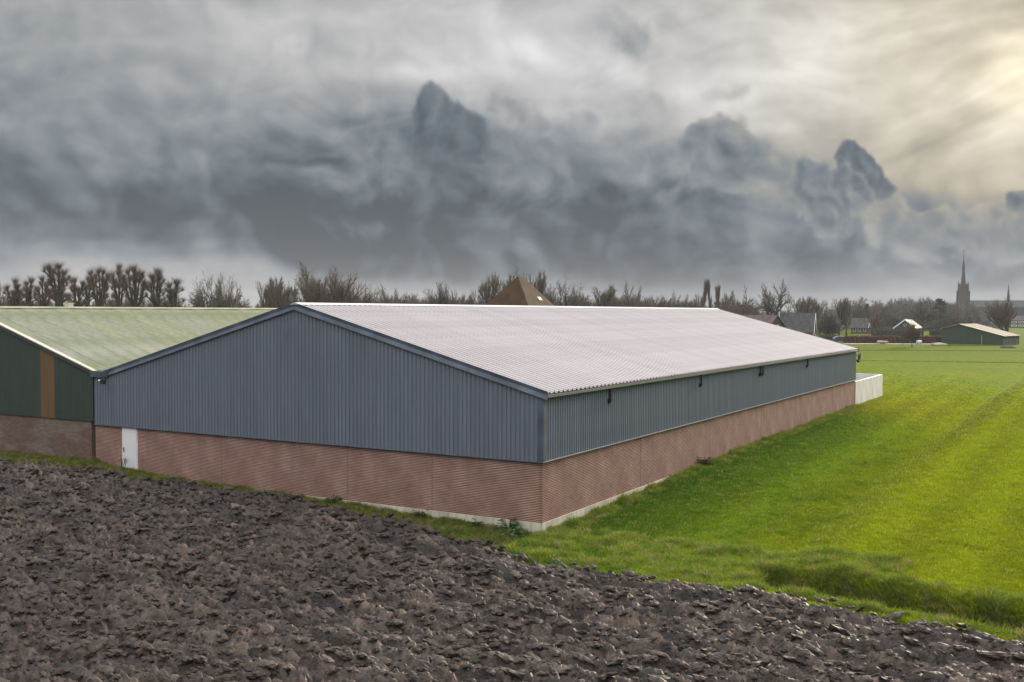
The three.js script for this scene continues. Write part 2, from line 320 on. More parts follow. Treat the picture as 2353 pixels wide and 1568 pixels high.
{
  const xs = lines([-1800, -300, 300], [-300, -60, 40], [-60, -12, 2], [-12, 32, 0.3], [32, 60, 1.2], [60, 300, 16], [300, 1800, 250]);
  const zs = lines([-2600, -700, 380], [-700, -240, 46], [-240, -192, 6], [-192, -180, 0.7], [-180, -137, 5], [-137, -125, 0.6], [-125, -75, 4], [-75, -12, 0.9], [-12, 22, 0.3], [22, 80, 6], [80, 300, 110]);
  const n = xs.length, m = zs.length, pos = new Float32Array(n * m * 3), uv = new Float32Array(n * m * 2), col = new Float32Array(n * m * 3), idx = [];
  for (let j = 0; j < m; j++) for (let i = 0; i < n; i++) {
    const k = j * n + i, x = xs[i], z = zs[j], [u, v] = toUV(x, z), fineHere = x > -12 && x < 32 && z > -12 && z < 22;
    let h = ground(x, z);
    if (fineHere) h += 0.09 * fbm(x * 1.3, z * 1.3, 4) * smooth(5, 1, v) + 0.03 * noise(x * 3, z * 3);
    pos.set([x, h, z], k * 3); uv.set([x, z], k * 2);
    // the turf's own tints: lush strip by the wall, yellower pasture, dry patch at the far bay, worn ruts
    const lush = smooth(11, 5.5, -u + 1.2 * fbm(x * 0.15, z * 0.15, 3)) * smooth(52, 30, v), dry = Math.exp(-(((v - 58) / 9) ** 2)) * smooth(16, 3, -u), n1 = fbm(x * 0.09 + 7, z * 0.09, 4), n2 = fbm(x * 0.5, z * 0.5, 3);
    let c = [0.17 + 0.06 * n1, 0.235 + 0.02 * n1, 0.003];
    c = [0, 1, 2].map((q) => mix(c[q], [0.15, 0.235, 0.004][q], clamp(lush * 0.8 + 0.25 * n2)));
    c = [0, 1, 2].map((q) => mix(c[q], [0.28, 0.24, 0.004][q], clamp(dry * 0.4)));
    const rut = Math.exp(-(((-u - 9.0 - 1.5 * smooth(20, 50, v)) / 0.5) ** 2)) * smooth(0, 4, v); c = c.map((q) => q * (1 - 0.22 * rut));
    if (v < -1 && u < 0) c = [0, 1, 2].map((q) => mix(c[q], [0.22, 0.27, 0.03][q], 0.5 + 0.8 * n2));
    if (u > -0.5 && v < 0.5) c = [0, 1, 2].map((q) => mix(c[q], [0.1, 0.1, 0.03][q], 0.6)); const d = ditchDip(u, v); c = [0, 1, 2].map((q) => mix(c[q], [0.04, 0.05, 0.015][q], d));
    const far = smooth(90, 200, -z); c = [0, 1, 2].map((q) => mix(c[q], [0.125, 0.178, 0.001][q], far));
    col.set(c, k * 3);
    if (i && j) idx.push(k - n - 1, k - 1, k - n, k - n, k - 1, k);
  }
  const g = new THREE.BufferGeometry();
  g.setAttribute('position', new THREE.BufferAttribute(pos, 3)); g.setAttribute('uv', new THREE.BufferAttribute(uv, 2)); g.setAttribute('color', new THREE.BufferAttribute(col, 3)); g.setIndex(idx); g.computeVertexNormals();
  const map = texture(1024, (x, y) => { const a = fbm(x * 12, y * 12, 5, 12), b = fbm(x * 90, y * 90, 3, 90), c = fbm(x * 5, y * 5, 4, 5); const k = 205 + 40 * a + 62 * b; return [k + 26 * c, k, k - 30 * b]; }, 1 / 9);
  const bump = texture(1024, (x, y) => { const v = 128 + 90 * fbm(x * 100, y * 100, 3, 100) + 50 * fbm(x * 24, y * 24, 3, 24); return [v, v, v]; }, 1 / 9, false);
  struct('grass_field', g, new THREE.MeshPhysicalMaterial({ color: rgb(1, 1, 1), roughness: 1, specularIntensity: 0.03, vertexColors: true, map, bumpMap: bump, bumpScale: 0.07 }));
}

// the ploughed field: overlapping slabs of turned clay, laid along the furrows
const hash = (i, j, s) => { let h = Math.imul(i, 374761393) ^ Math.imul(j, 668265263) ^ Math.imul(s, 974634777); h = Math.imul(h ^ (h >>> 13), 1274126177); return ((h ^ (h >>> 16)) >>> 0) / 4294967296; };
let slabTone = 0;
function slabs(u, v, lu, lv, amp, seed, stray = 0.9) {
  const gu = u / lu, gv = v / lv, iu = Math.floor(gu), iv = Math.floor(gv);
  let H = -amp * 1.2; slabTone = 0;
  for (let b = -1; b <= 1; b++) for (let a = -1; a <= 1; a++) {
    const ci = iu + a, cj = iv + b, h1 = hash(ci, cj, seed), h2 = hash(ci, cj, seed + 1), h3 = hash(ci, cj, seed + 2), h4 = hash(ci, cj, seed + 3);
    const dx = (gu - ci - 0.5 - (h1 - 0.5) * 0.9) * lu, dy = (gv - cj - 0.5 - (h2 - 0.5) * stray) * lv, an = (h3 - 0.5) * 0.7, ca = Math.cos(an), sa = Math.sin(an);
    const x = (ca * dx + sa * dy) / (lu * (0.42 + 0.3 * h4)), y = (-sa * dx + ca * dy) / (lv * (0.42 + 0.35 * h1));
    const q = Math.abs(x) ** 2.6 + Math.abs(y) ** 2.6;
    if (q > 2.2) continue;
    const top = amp * ((h4 - 0.4) * 1.1 + y * (0.3 + 0.5 * h2) + x * (h3 - 0.5) * 0.6) - amp * 0.3 * q * q * q;
    if (top > H) { H = top; slabTone = h3; }
  }
  return H;
}
function clods(u, v) {
  const wu = u + 0.12 * fbm(u * 2.1, v * 2.1, 2), wv = v + 0.08 * fbm(u * 1.7 + 9, v * 2.6, 2);
  const A = slabs(wu, wv, 1.9, 0.4, 0.26, 11, 0.25), ta = slabTone, B = slabs(wu + 3.3, wv + 1.7, 0.62, 0.19, 0.23, 31, 0.6), tb = slabTone, C = slabs(wu, wv, 0.2, 0.095, 0.135, 51), tc = slabTone;
  const big = Math.max(A, B - 0.015), h = big + 0.7 * C + 0.03 * fbm(u * 8, v * 11, 3);
  return [h + 0.13 * Math.sin(v * 7.85 + 1.8 * noise(u * 0.25, v * 0.25)) + 0.1 * fbm(u * 0.35, v * 0.8, 2), 0.7 * (A > B - 0.015 ? ta : tb) + 0.3 * tc];
}
const soilHeight = (u, v) => { const [x, z] = toWorld(u, v); const e = soilEdge(u) - v; return ground(x, z) + 0.25 * smooth(0.5, 2.5, e) - 0.24 * smooth(0.35, -0.5, e); };
{
  const fineBuild = (u0, u1, v0, v1, st, inside) => {
    const n = Math.round((u1 - u0) / st) + 1, m = Math.round((v1 - v0) / st) + 1, id = new Int32Array(n * m).fill(-1), pos = [], uv = [], col = [], idx = [];
    for (let j = 0; j < m; j++) for (let i = 0; i < n; i++) {
      const u = u0 + i * st, v = v0 + j * st, e = soilEdge(u) - v;
      if (e < -0.45 || !inside(u, v)) continue;
      const [x, z] = toWorld(u, v), [c, tone] = clods(u, v), k = smooth(-0.3, 0.9, e);
      id[j * n + i] = pos.length / 3;
      const y = soilHeight(u, v) + 0.07 * k + c * (0.25 + 0.75 * k); pos.push(x, y, z); uv.push(u + 0.4 * y, v - 1.3 * y);
      const t = 0.42 + 2.4 * tone ** 2.6 + 0.45 * fbm(u * 0.25, v * 1.1, 3), w = smooth(0.35, 0.75, tone);
      col.push(t * mix(0.98, 1.03, w), t, t * mix(0.98, 0.97, w));
    }
    for (let j = 1; j < m; j++) for (let i = 1; i < n; i++) {
      const a = id[(j - 1) * n + i - 1], b = id[(j - 1) * n + i], c = id[j * n + i - 1], d = id[j * n + i];
      if (a < 0 || b < 0 || c < 0 || d < 0) continue;
      if ((i + j) & 1) idx.push(a, b, c, b, d, c); else idx.push(a, b, d, a, d, c);
    }
    const g = new THREE.BufferGeometry();
    g.setAttribute('position', new THREE.Float32BufferAttribute(pos, 3)); g.setAttribute('uv', new THREE.Float32BufferAttribute(uv, 2)); g.setAttribute('color', new THREE.Float32BufferAttribute(col, 3));
    g.setIndex(idx); g.computeVertexNormals(); return g;
  };
  const seen = (u, v, grow) => { const [x, z] = toWorld(u, v), d = 38.725 - z; return d > 18 - grow && Math.abs(x + 1.15) < 0.5 * d + grow; };
  const near = fineBuild(-21, 36, -28, 0.5, 0.05, (u, v) => seen(u, v, 2.5));
  const wide = fineBuild(-40, 50, -60, 0, 0.7, (u, v) => !seen(u, v, 1.6));
  const map = texture(512, (x, y) => { const a = fbm(x * 8, y * 8, 5, 8), b = fbm(x * 40, y * 40, 3, 40), k = 205 + 45 * a + 60 * b; return [k + 6 * a, k, k - 4 * a]; }, 0.4);
  const bump = texture(512, (x, y) => { const v = 128 + 110 * fbm(x * 24, y * 24, 5, 24); return [v, v, v]; }, 0.6, false);
  M.soil = std(rgb(0.093, 0.066, 0.05), 0.62, { vertexColors: true, map, bumpMap: bump, bumpScale: 0.028 });
  struct('ploughed_field', mergeGeometries([near, wide]), M.soil);
}

// loose clods lying on the furrows, and the grass: nobody could count them
function stuff(name, label, category, g, mat, list, colorOf) {
  const m = lit(new THREE.InstancedMesh(g, mat, list.length)), M4 = new THREE.Matrix4(), Q = new THREE.Quaternion(), E = new THREE.Euler();
  list.forEach(([x, y, z, rx, ry, rz, sx, sy, sz, c], i) => {
    m.setMatrixAt(i, M4.compose(new THREE.Vector3(x, y, z), Q.setFromEuler(E.set(rx, ry, rz)), new THREE.Vector3(sx, sy, sz)));
    if (c) m.setColorAt(i, c);
  });
  m.name = name; m.userData = { label, category, kind: 'stuff' }; scene.add(m); return m;
}
{
  const r = rng(5), list = [];
  for (let i = 0; i < 42000; i++) {
    const u = -20 + 55 * r(), v = -27 + 27 * r(), [x, z] = toWorld(u, v), d = 38.7 - z, e = soilEdge(u) - v;
    if (e < 0.05 || d < 17 || Math.abs(x + 1.15) > 0.5 * d + 1.5) continue;
    const s = 0.03 + 0.1 * r() ** 2.4, [c] = clods(u, v), t = 0.5 + 0.95 * r();
    list.push([x, soilHeight(u, v) + 0.07 + c + s * 0.15, z, (r() - 0.5) * 1.1, -T + (r() - 0.5) * 1.2, (r() - 0.5) * 0.9, s * (1.1 + 1.5 * r()), s * (0.4 + 0.4 * r()), s * (0.7 + 0.5 * r()), rgb(t, t * 0.99, t * 0.97)]);
  }
  const g = new THREE.IcosahedronGeometry(1, 2), p = g.attributes.position;
  for (let i = 0; i < p.count; i++) { const x = p.getX(i), y = p.getY(i), z = p.getZ(i), k = 1 + 0.45 * noise(x * 1.6 + 4 + y, z * 1.6 + y * 1.3) + 0.36 * noise(x * 4 + y * 3, z * 4 - y * 2); p.setXYZ(i, x * k, y * k, z * k); }
  g.computeVertexNormals();
  const mat = M.soil.clone(); mat.vertexColors = false;
  stuff('soil_clod', 'loose lumps of dark clay scattered over the ploughed furrows', 'soil clods', g, mat, list);
}

// ---------------------------------------------------------------- the large shed
const W = 25.2, LEN = 55.8, HB = 0.453, HC = 2.79, HE = 5.37, HR = 8.7, UR = 12.1, UL = 24.35;
const roofH = (u) => (u < UR ? mix(HE, HR, (u + 0.2) / (UR + 0.2)) : mix(HR, HE, (u - UR) / (UL - UR)));
{
  const shed = thing('storage_shed', 'long blue-grey metal shed with pale ribbed roof on a brick base beside the field', 'shed', [0, 0, 0], TURN);
  const rnd = rng(9);
  // plinth, in cast lengths
  for (let i = 0; i < 6; i++) part(shed, 'plinth', new MB().hexa([L3(W * (i + 1) / 6 - 0.006, 0.012, -0.5), L3(W * i / 6 + (i ? 0.006 : 0), 0.012, -0.5), L3(W * i / 6 + (i ? 0.006 : 0), 0.012, HB - 0.004), L3(W * (i + 1) / 6 - 0.006, 0.012, HB - 0.004)].map((p) => [p[0] - 0.03, p[1], p[2]]),
    [L3(W * (i + 1) / 6 - 0.006, 0.25, -0.5), L3(W * i / 6 + (i ? 0.006 : 0.25), 0.25, -0.5), L3(W * i / 6 + (i ? 0.006 : 0.25), 0.25, HB - 0.004), L3(W * (i + 1) / 6 - 0.006, 0.25, HB - 0.004)]), M.concrete);
  for (let i = 0; i < 10; i++) { const a = LEN * i / 10 + (i ? 0.006 : 0), b = LEN * (i + 1) / 10 - 0.006; part(shed, 'plinth', new MB().hexa([L3(-0.02, a, -0.5), L3(-0.02, b, -0.5), L3(-0.02, b, HB - 0.004), L3(-0.02, a, HB - 0.004)], [L3(0.25, a + 0.25, -0.5), L3(0.25, b, -0.5), L3(0.25, b, HB - 0.004), L3(0.25, a + 0.25, HB - 0.004)]), M.concrete); }
  // brick walls: mortar bed with the bricks standing 6 mm proud; the bricks nearest the corner are single parts
  const mortarG = new MB().hexa([L3(W, 0.02, HB), L3(0.02, 0.02, HB), L3(0.02, 0.02, HC), L3(W, 0.02, HC)], [L3(W, 0.22, HB), L3(0.22, 0.22, HB), L3(0.22, 0.22, HC), L3(W, 0.22, HC)]);
  mortarG.hexa([L3(0.02, 0.02, HB), L3(0.02, LEN, HB), L3(0.02, LEN, HC), L3(0.02, 0.02, HC)], [L3(0.22, 0.22, HB), L3(0.22, LEN, HB), L3(0.22, LEN, HC), L3(0.22, 0.22, HC)]);
  const wall = part(shed, 'brick_wall', mortarG, M.mortar);
  const ROWS = 36, ch = (HC - HB) / ROWS, joints = { gable: [5.0, 9.3, 16.6], side: [9.5, 19, 28.5, 38, 47.5] };
  const tones = [[0.37, 0.17, 0.128], [0.34, 0.152, 0.116], [0.4, 0.19, 0.143], [0.315, 0.145, 0.117], [0.38, 0.184, 0.143], [0.35, 0.168, 0.132]];
  const unit = new MB().box(-0.5, 0.5, -0.5, 0.5, -0.5, 0.5).geo(), brickMats = tones.map((t) => { const m = M.brick.clone(); m.color = rgb(...t); return m; });
  const rest = { gable: [], side: [] };
  for (const side of ['gable', 'side']) {
    const length = side === 'gable' ? W : LEN;
    for (let row = 0; row < ROWS; row++) {
      const y = HB + (row + 0.5) * ch;
      for (let k = 0; ; k++) {
        let a = (row % 2 ? 0.11 : 0) * (side === 'gable' ? 1 : -1) + (side === 'gable' ? 0 : 0.11) + k * 0.22 + 0.003, b = a + 0.211;
        if (k === 0 && row % 2 === (side === 'gable' ? 1 : 0)) a = 0.113, b = a + 0.211;
        if (a > length - 0.1) break;
        b = Math.min(b, length);
        if (side === 'gable' && b > 22.1 && a < 23.3) { if (a < 22.1) b = 22.13; else if (b > 23.3) a = 23.27; else continue; if (b - a < 0.03) continue; }
        const cut = joints[side].find((q) => a < q + 0.01 && b > q - 0.01);
        for (const [a2, b2] of cut ? [[a, cut - 0.009], [cut + 0.009, b]] : [[a, b]]) { a = a2; b = b2;
        if (b - a < 0.03) continue;
        const tone = tones[Math.floor(rnd() * 6)], tint = 0.97 + 0.1 * rnd() + 0.03 * fbm(a * 0.4, row * 0.1, 2), d = 0.009 + 0.003 * (rnd() - 0.5);
        const m = (a + b) / 2, P = side === 'gable' ? L3(m, 0.02 - d / 2 + 0.01, y) : L3(0.02 - d / 2 + 0.01, m, y);
        const S = side === 'gable' ? [d + 0.02, ch - 0.021, b - a] : [b - a, ch - 0.021, d + 0.02];
        if (k < 4 && row > 0) { const e = lit(new THREE.Mesh(unit, brickMats[Math.floor(rnd() * 6)])); e.name = 'brick'; e.position.set(...P); e.scale.set(...S); wall.add(e); }
        else rest[side].push([...P, 0, 0, 0, ...S, rgb(tone[0] * tint, tone[1] * tint, tone[2] * tint)]); }
      }
    }
    for (let row = 0; row < ROWS; row++) if (row % 2 === (side === 'gable' ? 1 : 0)) { const y = HB + (row + 0.5) * ch; const P = side === 'gable' ? L3(0.056, 0.0155, y) : L3(0.0155, 0.056, y); const S = side === 'gable' ? [0.029, ch - 0.021, 0.1] : [0.1, ch - 0.021, 0.029]; rest[side].push([...P, 0, 0, 0, ...S, rgb(0.28, 0.135, 0.105)]); }
  }
  for (const side of ['gable', 'side']) {
    const list = rest[side], im = lit(new THREE.InstancedMesh(unit, M.brick, list.length)), M4 = new THREE.Matrix4(), Q = new THREE.Quaternion();
    list.forEach((b, i) => { im.setMatrixAt(i, M4.compose(new THREE.Vector3(b[0], b[1], b[2]), Q, new THREE.Vector3(b[6], b[7], b[8]))); im.setColorAt(i, b[9]); });
    im.name = 'brickwork'; im.userData.kind = 'stuff'; wall.add(im);
  }
  for (const u of joints.gable) part(shed, 'expansion_joint', new MB().hexa([L3(u + 0.008, 0.008, HB), L3(u - 0.008, 0.008, HB), L3(u - 0.008, 0.008, HC), L3(u + 0.008, 0.008, HC)], [L3(u + 0.008, 0.03, HB), L3(u - 0.008, 0.03, HB), L3(u - 0.008, 0.03, HC), L3(u + 0.008, 0.03, HC)]), M.joint);
  for (const v of joints.side) part(shed, 'expansion_joint', new MB().hexa([L3(0.008, v - 0.008, HB), L3(0.008, v + 0.008, HB), L3(0.008, v + 0.008, HC), L3(0.008, v - 0.008, HC)], [L3(0.03, v - 0.008, HB), L3(0.03, v + 0.008, HB), L3(0.03, v + 0.008, HC), L3(0.03, v - 0.008, HC)]), M.joint);
  // ribbed cladding sheets, one metre each
  const prof = (s0, s1) => { const q = []; for (let s = s0; s < s1 - 0.02; s += 0.2) q.push([s, 0], [Math.min(s1, s + 0.118), 0], [Math.min(s1, s + 0.14), 1], [Math.min(s1, s + 0.178), 1]); q.push([s1, 0]); return q; };
  for (let i = 0; i < 25; i++) {
    const a = 0.14 + i * 1.0, b = Math.min(W, a + 1.0), q = prof(a, b), g = new MB();
    for (let k = 1; k < q.length; k++) { const [s, d] = q[k - 1], [t, e] = q[k]; g.quad(L3(t, -0.09 + 0.036 * e, HC - 0.02), L3(s, -0.09 + 0.036 * d, HC - 0.02), L3(s, -0.09 + 0.036 * d, Math.min(roofH(s), s > UL ? 5.3 : 99) - 0.06), L3(t, -0.09 + 0.036 * e, Math.min(roofH(t), t > UL - 0.05 ? 5.3 : 99) - 0.06)); }
    part(shed, 'cladding_sheet', g, shade(M.blueSteel)[Math.floor(rnd() * 3)]);
  }
  const sheetS = (() => { const q = [], g = new MB(); for (let s = 0; s < 0.99; s += 0.2) q.push([s, 0], [s + 0.075, 0], [s + 0.105, 1], [s + 0.17, 1]); q.push([1, 0]); for (let k = 1; k < q.length; k++) { const [s, d] = q[k - 1], [t, e] = q[k]; g.quad(L3(-0.09 + 0.055 * d, s, HC - 0.02), L3(-0.09 + 0.055 * e, t, HC - 0.02), L3(-0.09 + 0.055 * e, t, HE - 0.03), L3(-0.09 + 0.055 * d, s, HE - 0.03)); } return g.geo(); })();
  for (let i = 0; i < 55; i++) part(shed, 'cladding_sheet', sheetS, shade(M.blueSteel)[Math.floor(rnd() * 3)]).position.set(0.16 + i * 1.008, 0, 0);
  // trims
  part(shed, 'corner_trim', new MB().hexa([L3(0.16, -0.102, HC - 0.03), L3(-0.102, -0.102, HC - 0.03), L3(-0.102, -0.102, HE - 0.05), L3(0.16, -0.102, HE - 0.05)], [L3(0.16, -0.04, HC - 0.03), L3(-0.04, -0.04, HC - 0.03), L3(-0.04, -0.04, HE - 0.05), L3(0.16, -0.04, HE - 0.05)]).hexa([L3(-0.102, -0.1, HC - 0.03), L3(-0.102, 0.17, HC - 0.03), L3(-0.102, 0.17, HE - 0.05), L3(-0.102, -0.1, HE - 0.05)], [L3(-0.045, -0.05, HC - 0.03), L3(-0.045, 0.17, HC - 0.03), L3(-0.045, 0.17, HE - 0.05), L3(-0.045, -0.05, HE - 0.05)]), M.blueTrim);
  part(shed, 'base_flashing', new MB().sweep(0, [L3(W, -0.115, HC - 0.045), L3(W, 0.0, HC - 0.008), L3(W, 0.0, HC + 0.012), L3(W, -0.118, HC - 0.02)], [L3(-0.11, -0.115, HC - 0.045), L3(0, 0.0, HC - 0.008), L3(0, 0.0, HC + 0.012), L3(-0.11, -0.118, HC - 0.02)]), M.blueTrim);
  part(shed, 'base_flashing', new MB().sweep(0, [L3(-0.112, -0.118, HC - 0.045), L3(0.0, 0.0, HC - 0.006), L3(0.0, 0.0, HC + 0.016), L3(-0.122, -0.118, HC - 0.008)], [L3(-0.112, LEN, HC - 0.045), L3(0.0, LEN, HC - 0.006), L3(0.0, LEN, HC + 0.016), L3(-0.122, LEN, HC - 0.008)]), M.greyTrim);
  // roof: ribbed sheets from gutter to ridge on both slopes
  const RW = 1.14, rib = [[0, 0], [0.1, 0], [0.13, 0.06], [0.24, 0.06], [0.27, 0], [0.38, 0]];
  const roofSheet = (right) => { const g = new MB(), q = []; for (let k = 0; k < 3; k++) for (const [s, h] of rib.slice(k ? 1 : 0)) q.push([s + 0.38 * k, h]);
    const e0 = right ? [-0.26, HE - 0.015] : [UL + 0.1, HE - 0.02], e1 = [UR + (right ? 0.02 : -0.02), HR];
    for (let k = 1; k < q.length; k++) { const [s, d] = q[k - 1], [t, e] = q[k]; g.quad(L3(e0[0], s, e0[1] + d), L3(e0[0], t, e0[1] + e), L3(e1[0], t, e1[1] + e), L3(e1[0], s, e1[1] + d)); }
    return g.geo(); };
  const sheets = [roofSheet(true), roofSheet(false)];
  for (let i = 0; i < 49; i++) for (const s of [0, 1]) { const p = part(shed, 'roof_sheet', sheets[s], shade(M.roofSteel)[Math.floor(rnd() * 3)]); p.position.set(-0.1 + i * RW, (i % 2) * 0.003, 0); }
  const under = (d) => [[-0.1, HE - 0.06], [UR, HR - 0.045], [UL, HE - 0.06], [UL, HE - 0.09], [UR, HR - 0.075], [-0.1, HE - 0.09]].map(([u, h]) => L3(u, d, h));
  part(shed, 'roof_lining', new MB().sweep(0, under(0.0), under(LEN)), M.steelDark);
  part(shed, 'ridge_cap', new MB().sweep(0, [[-0.24, -0.02], [0, 0.062], [0.24, -0.02], [0.24, -0.012], [0, 0.074], [-0.24, -0.012]].map(([u, h]) => L3(UR + u, -0.13, HR + h + 0.012)), [[-0.24, -0.02], [0, 0.062], [0.24, -0.02], [0.24, -0.012], [0, 0.074], [-0.24, -0.012]].map(([u, h]) => L3(UR + u, LEN + 0.1, HR + h + 0.012))), M.whiteTrim);
  // folded barge boards on both gables
  for (const [vv, s] of [[-0.1, -1], [LEN, 1]]) for (const [ua, ha, ub, hb] of [[-0.28, HE, UR, HR + 0.01], [UL + 0.05, HE, UR, HR + 0.01]]) {
    const end = (u, h) => [[0.0, 0.08], [-0.03, 0.08], [-0.005, -0.07], [-0.075, -0.235], [-0.02, -0.245], [0.02, -0.06]].map(([o, y]) => L3(u, vv - s * o, h + y));
    part(shed, 'barge_board', new MB().sweep(0, end(ua, ha), end(ub, hb)), M.blueTrim);
  }
  // gutter on the long wall, valley gutter box on the left, downpipes
  part(shed, 'gutter', new MB().sweep(0, [[-0.1, 0], [-0.1, -0.115], [-0.24, -0.125], [-0.265, -0.02], [-0.255, -0.015], [-0.23, -0.105], [-0.115, -0.1]].map(([u, h]) => L3(u, -0.1, HE - 0.045 + h)), [[-0.1, 0], [-0.1, -0.115], [-0.24, -0.125], [-0.265, -0.02], [-0.255, -0.015], [-0.23, -0.105], [-0.115, -0.1]].map(([u, h]) => L3(u, LEN + 0.1, HE - 0.045 + h))), M.greyTrim);
  part(shed, 'valley_gutter', new MB().hexa([L3(25.3, -0.2, 5.13), L3(24.1, -0.2, 5.13), L3(24.1, -0.2, 5.42), L3(25.3, -0.2, 5.42)], [L3(25.3, LEN, 5.13), L3(24.1, LEN, 5.13), L3(24.1, LEN, 5.42), L3(25.3, LEN, 5.42)]), M.blueTrim);
  for (const v of [5.72, 17.02, 27.6, 28.1, 38.95]) {
    const dp = part(shed, 'downpipe', new MB().tube([L3(-0.19, v, HE - 0.14), L3(-0.19, v, 4.72), L3(-0.16, v + 0.02, 4.62), L3(-0.06, v + 0.02, 4.58)], [0.055, 0.055, 0.055, 0.055], 10), M.black);
    part(dp, 'bracket', new MB().hexa([L3(-0.26, v - 0.08, 4.66), L3(-0.26, v + 0.08, 4.66), L3(-0.26, v + 0.08, 4.74), L3(-0.26, v - 0.08, 4.74)], [L3(-0.06, v - 0.08, 4.66), L3(-0.06, v + 0.08, 4.66), L3(-0.06, v + 0.08, 4.74), L3(-0.06, v - 0.08, 4.74)]), M.black);
  }
  // the walls we do not face
  const back = new MB(); back.quad(L3(0, LEN, 0), L3(W, LEN, 0), L3(W, LEN, HE - 0.1), L3(0, LEN, HE - 0.1)).tri(L3(0, LEN, HE - 0.1), L3(UL, LEN, HE - 0.1), L3(UR, LEN, HR - 0.08));
  back.quad(L3(W, 0.05, -0.2), L3(W, LEN, -0.2), L3(W, LEN, HE - 0.1), L3(W, 0.05, HE - 0.1));
  part(shed, 'rear_wall', back, M.blueSteel);
  // the white door
  const dz = (u, h, o) => L3(u, o, h);
  const frame = part(shed, 'door', new MB().hexa([dz(23.22, 0.62, -0.02), dz(22.2, 0.62, -0.02), dz(22.2, 2.745, -0.02), dz(23.22, 2.745, -0.02)], [dz(23.22, 0.62, 0.05), dz(22.2, 0.62, 0.05), dz(22.2, 2.745, 0.05), dz(23.22, 2.745, 0.05)]), M.white);
  part(frame, 'door_leaf', new MB().hexa([dz(23.15, 0.66, -0.036), dz(22.27, 0.66, -0.036), dz(22.27, 2.68, -0.036), dz(23.15, 2.68, -0.036)], [dz(23.15, 0.66, -0.02), dz(22.27, 0.66, -0.02), dz(22.27, 2.68, -0.02), dz(23.15, 2.68, -0.02)]), M.white);
  part(frame, 'handle', new MB().box(-0.05, -0.037, 1.52, 1.76, -23.1, -23.05).tube([[-0.05, 1.68, -23.075], [-0.1, 1.68, -23.075], [-0.1, 1.68, -22.94]], [0.013, 0.013, 0.013], 6), M.black);
}
{
  const l = thing('wall_lamp', 'small black floodlight on the grey cladding under the valley gutter above the white door', 'lamp', [0, 0, 0], TURN);
  part(l, 'bracket', new MB().tube([L3(24.3, -0.08, 4.98), L3(24.3, -0.3, 5.0), L3(24.15, -0.42, 4.98)], [0.025, 0.025, 0.025], 6), M.black);
  part(l, 'lamp_head', new MB().hexa([L3(24.22, -0.5, 4.85), L3(23.96, -0.5, 4.85), L3(23.96, -0.46, 5.05), L3(24.22, -0.46, 5.05)], [L3(24.22, -0.38, 4.82), L3(23.96, -0.38, 4.82), L3(23.96, -0.34, 5.02), L3(24.22, -0.34, 5.02)]), M.black);
  part(l, 'sensor', new MB().tube([L3(24.55, -0.1, 5.0), L3(24.55, -0.28, 4.97), L3(24.55, -0.3, 4.94)], [0.03, 0.05, 0.04], 7), M.white);
}
{
  const l = thing('floodlight', 'black bracketed floodlight sticking out past the far corner of the shed', 'lamp', [0, 0, 0], TURN);
  const u = -0.05, v = LEN + 0.05;
  part(l, 'arm', new MB().tube([L3(u, v, 4.86), L3(u - 0.1, v + 0.85, 4.86)], [0.05, 0.05], 6), M.black);
  part(l, 'arm', new MB().tube([L3(u, v, 4.42), L3(u - 0.1, v + 0.75, 4.38)], [0.06, 0.06], 6), M.black);
  part(l, 'lamp_head', new MB().hexa([L3(u - 0.16, v + 1.05, 4.95), L3(u + 0.02, v + 0.95, 4.97), L3(u + 0.02, v + 0.6, 4.4), L3(u - 0.16, v + 0.7, 4.38)], [L3(u - 0.16, v + 1.2, 4.9), L3(u + 0.02, v + 1.1, 4.92), L3(u + 0.02, v + 0.75, 4.34), L3(u - 0.16, v + 0.85, 4.32)]).tube([L3(u - 0.07, v + 0.35, 4.3), L3(u - 0.07, v + 1.05, 4.34)], [0.1, 0.1], 6), M.black);
}
{
  const b = thing('loading_bay_wall', 'white concrete retaining wall round a bay at the far end of the shed', 'wall', [0, 0, 0], TURN);
  for (let i = 0; i < 4; i++) { const a = LEN + 0.12 + i * 3.02, e = a + 3.0; part(b, 'wall_panel', new MB().hexa([L3(-0.03, a, 0), L3(-0.03, e, 0), L3(-0.03, e, 2.6), L3(-0.03, a, 2.6)], [L3(0.19, a, 0), L3(0.19, e, 0), L3(0.19, e, 2.6), L3(0.19, a, 2.6)]), M.whiteConcrete); }
  for (let i = 0; i < 4; i++) { const a = 0.2 + i * 3.02, e = a + 3.0, v = LEN + 12.0; part(b, 'wall_panel', new MB().hexa([L3(e, v, 0), L3(a, v, 0), L3(a, v, 2.62), L3(e, v, 2.62)], [L3(e, v + 0.2, 0), L3(a, v + 0.2, 0), L3(a, v + 0.2, 2.62), L3(e, v + 0.2, 2.62)]), M.whiteConcrete); }
  part(b, 'bay_floor', new MB().box(LEN + 0.1, LEN + 12, 0.55, 0.72, -14, -0.2), M.yard);
}

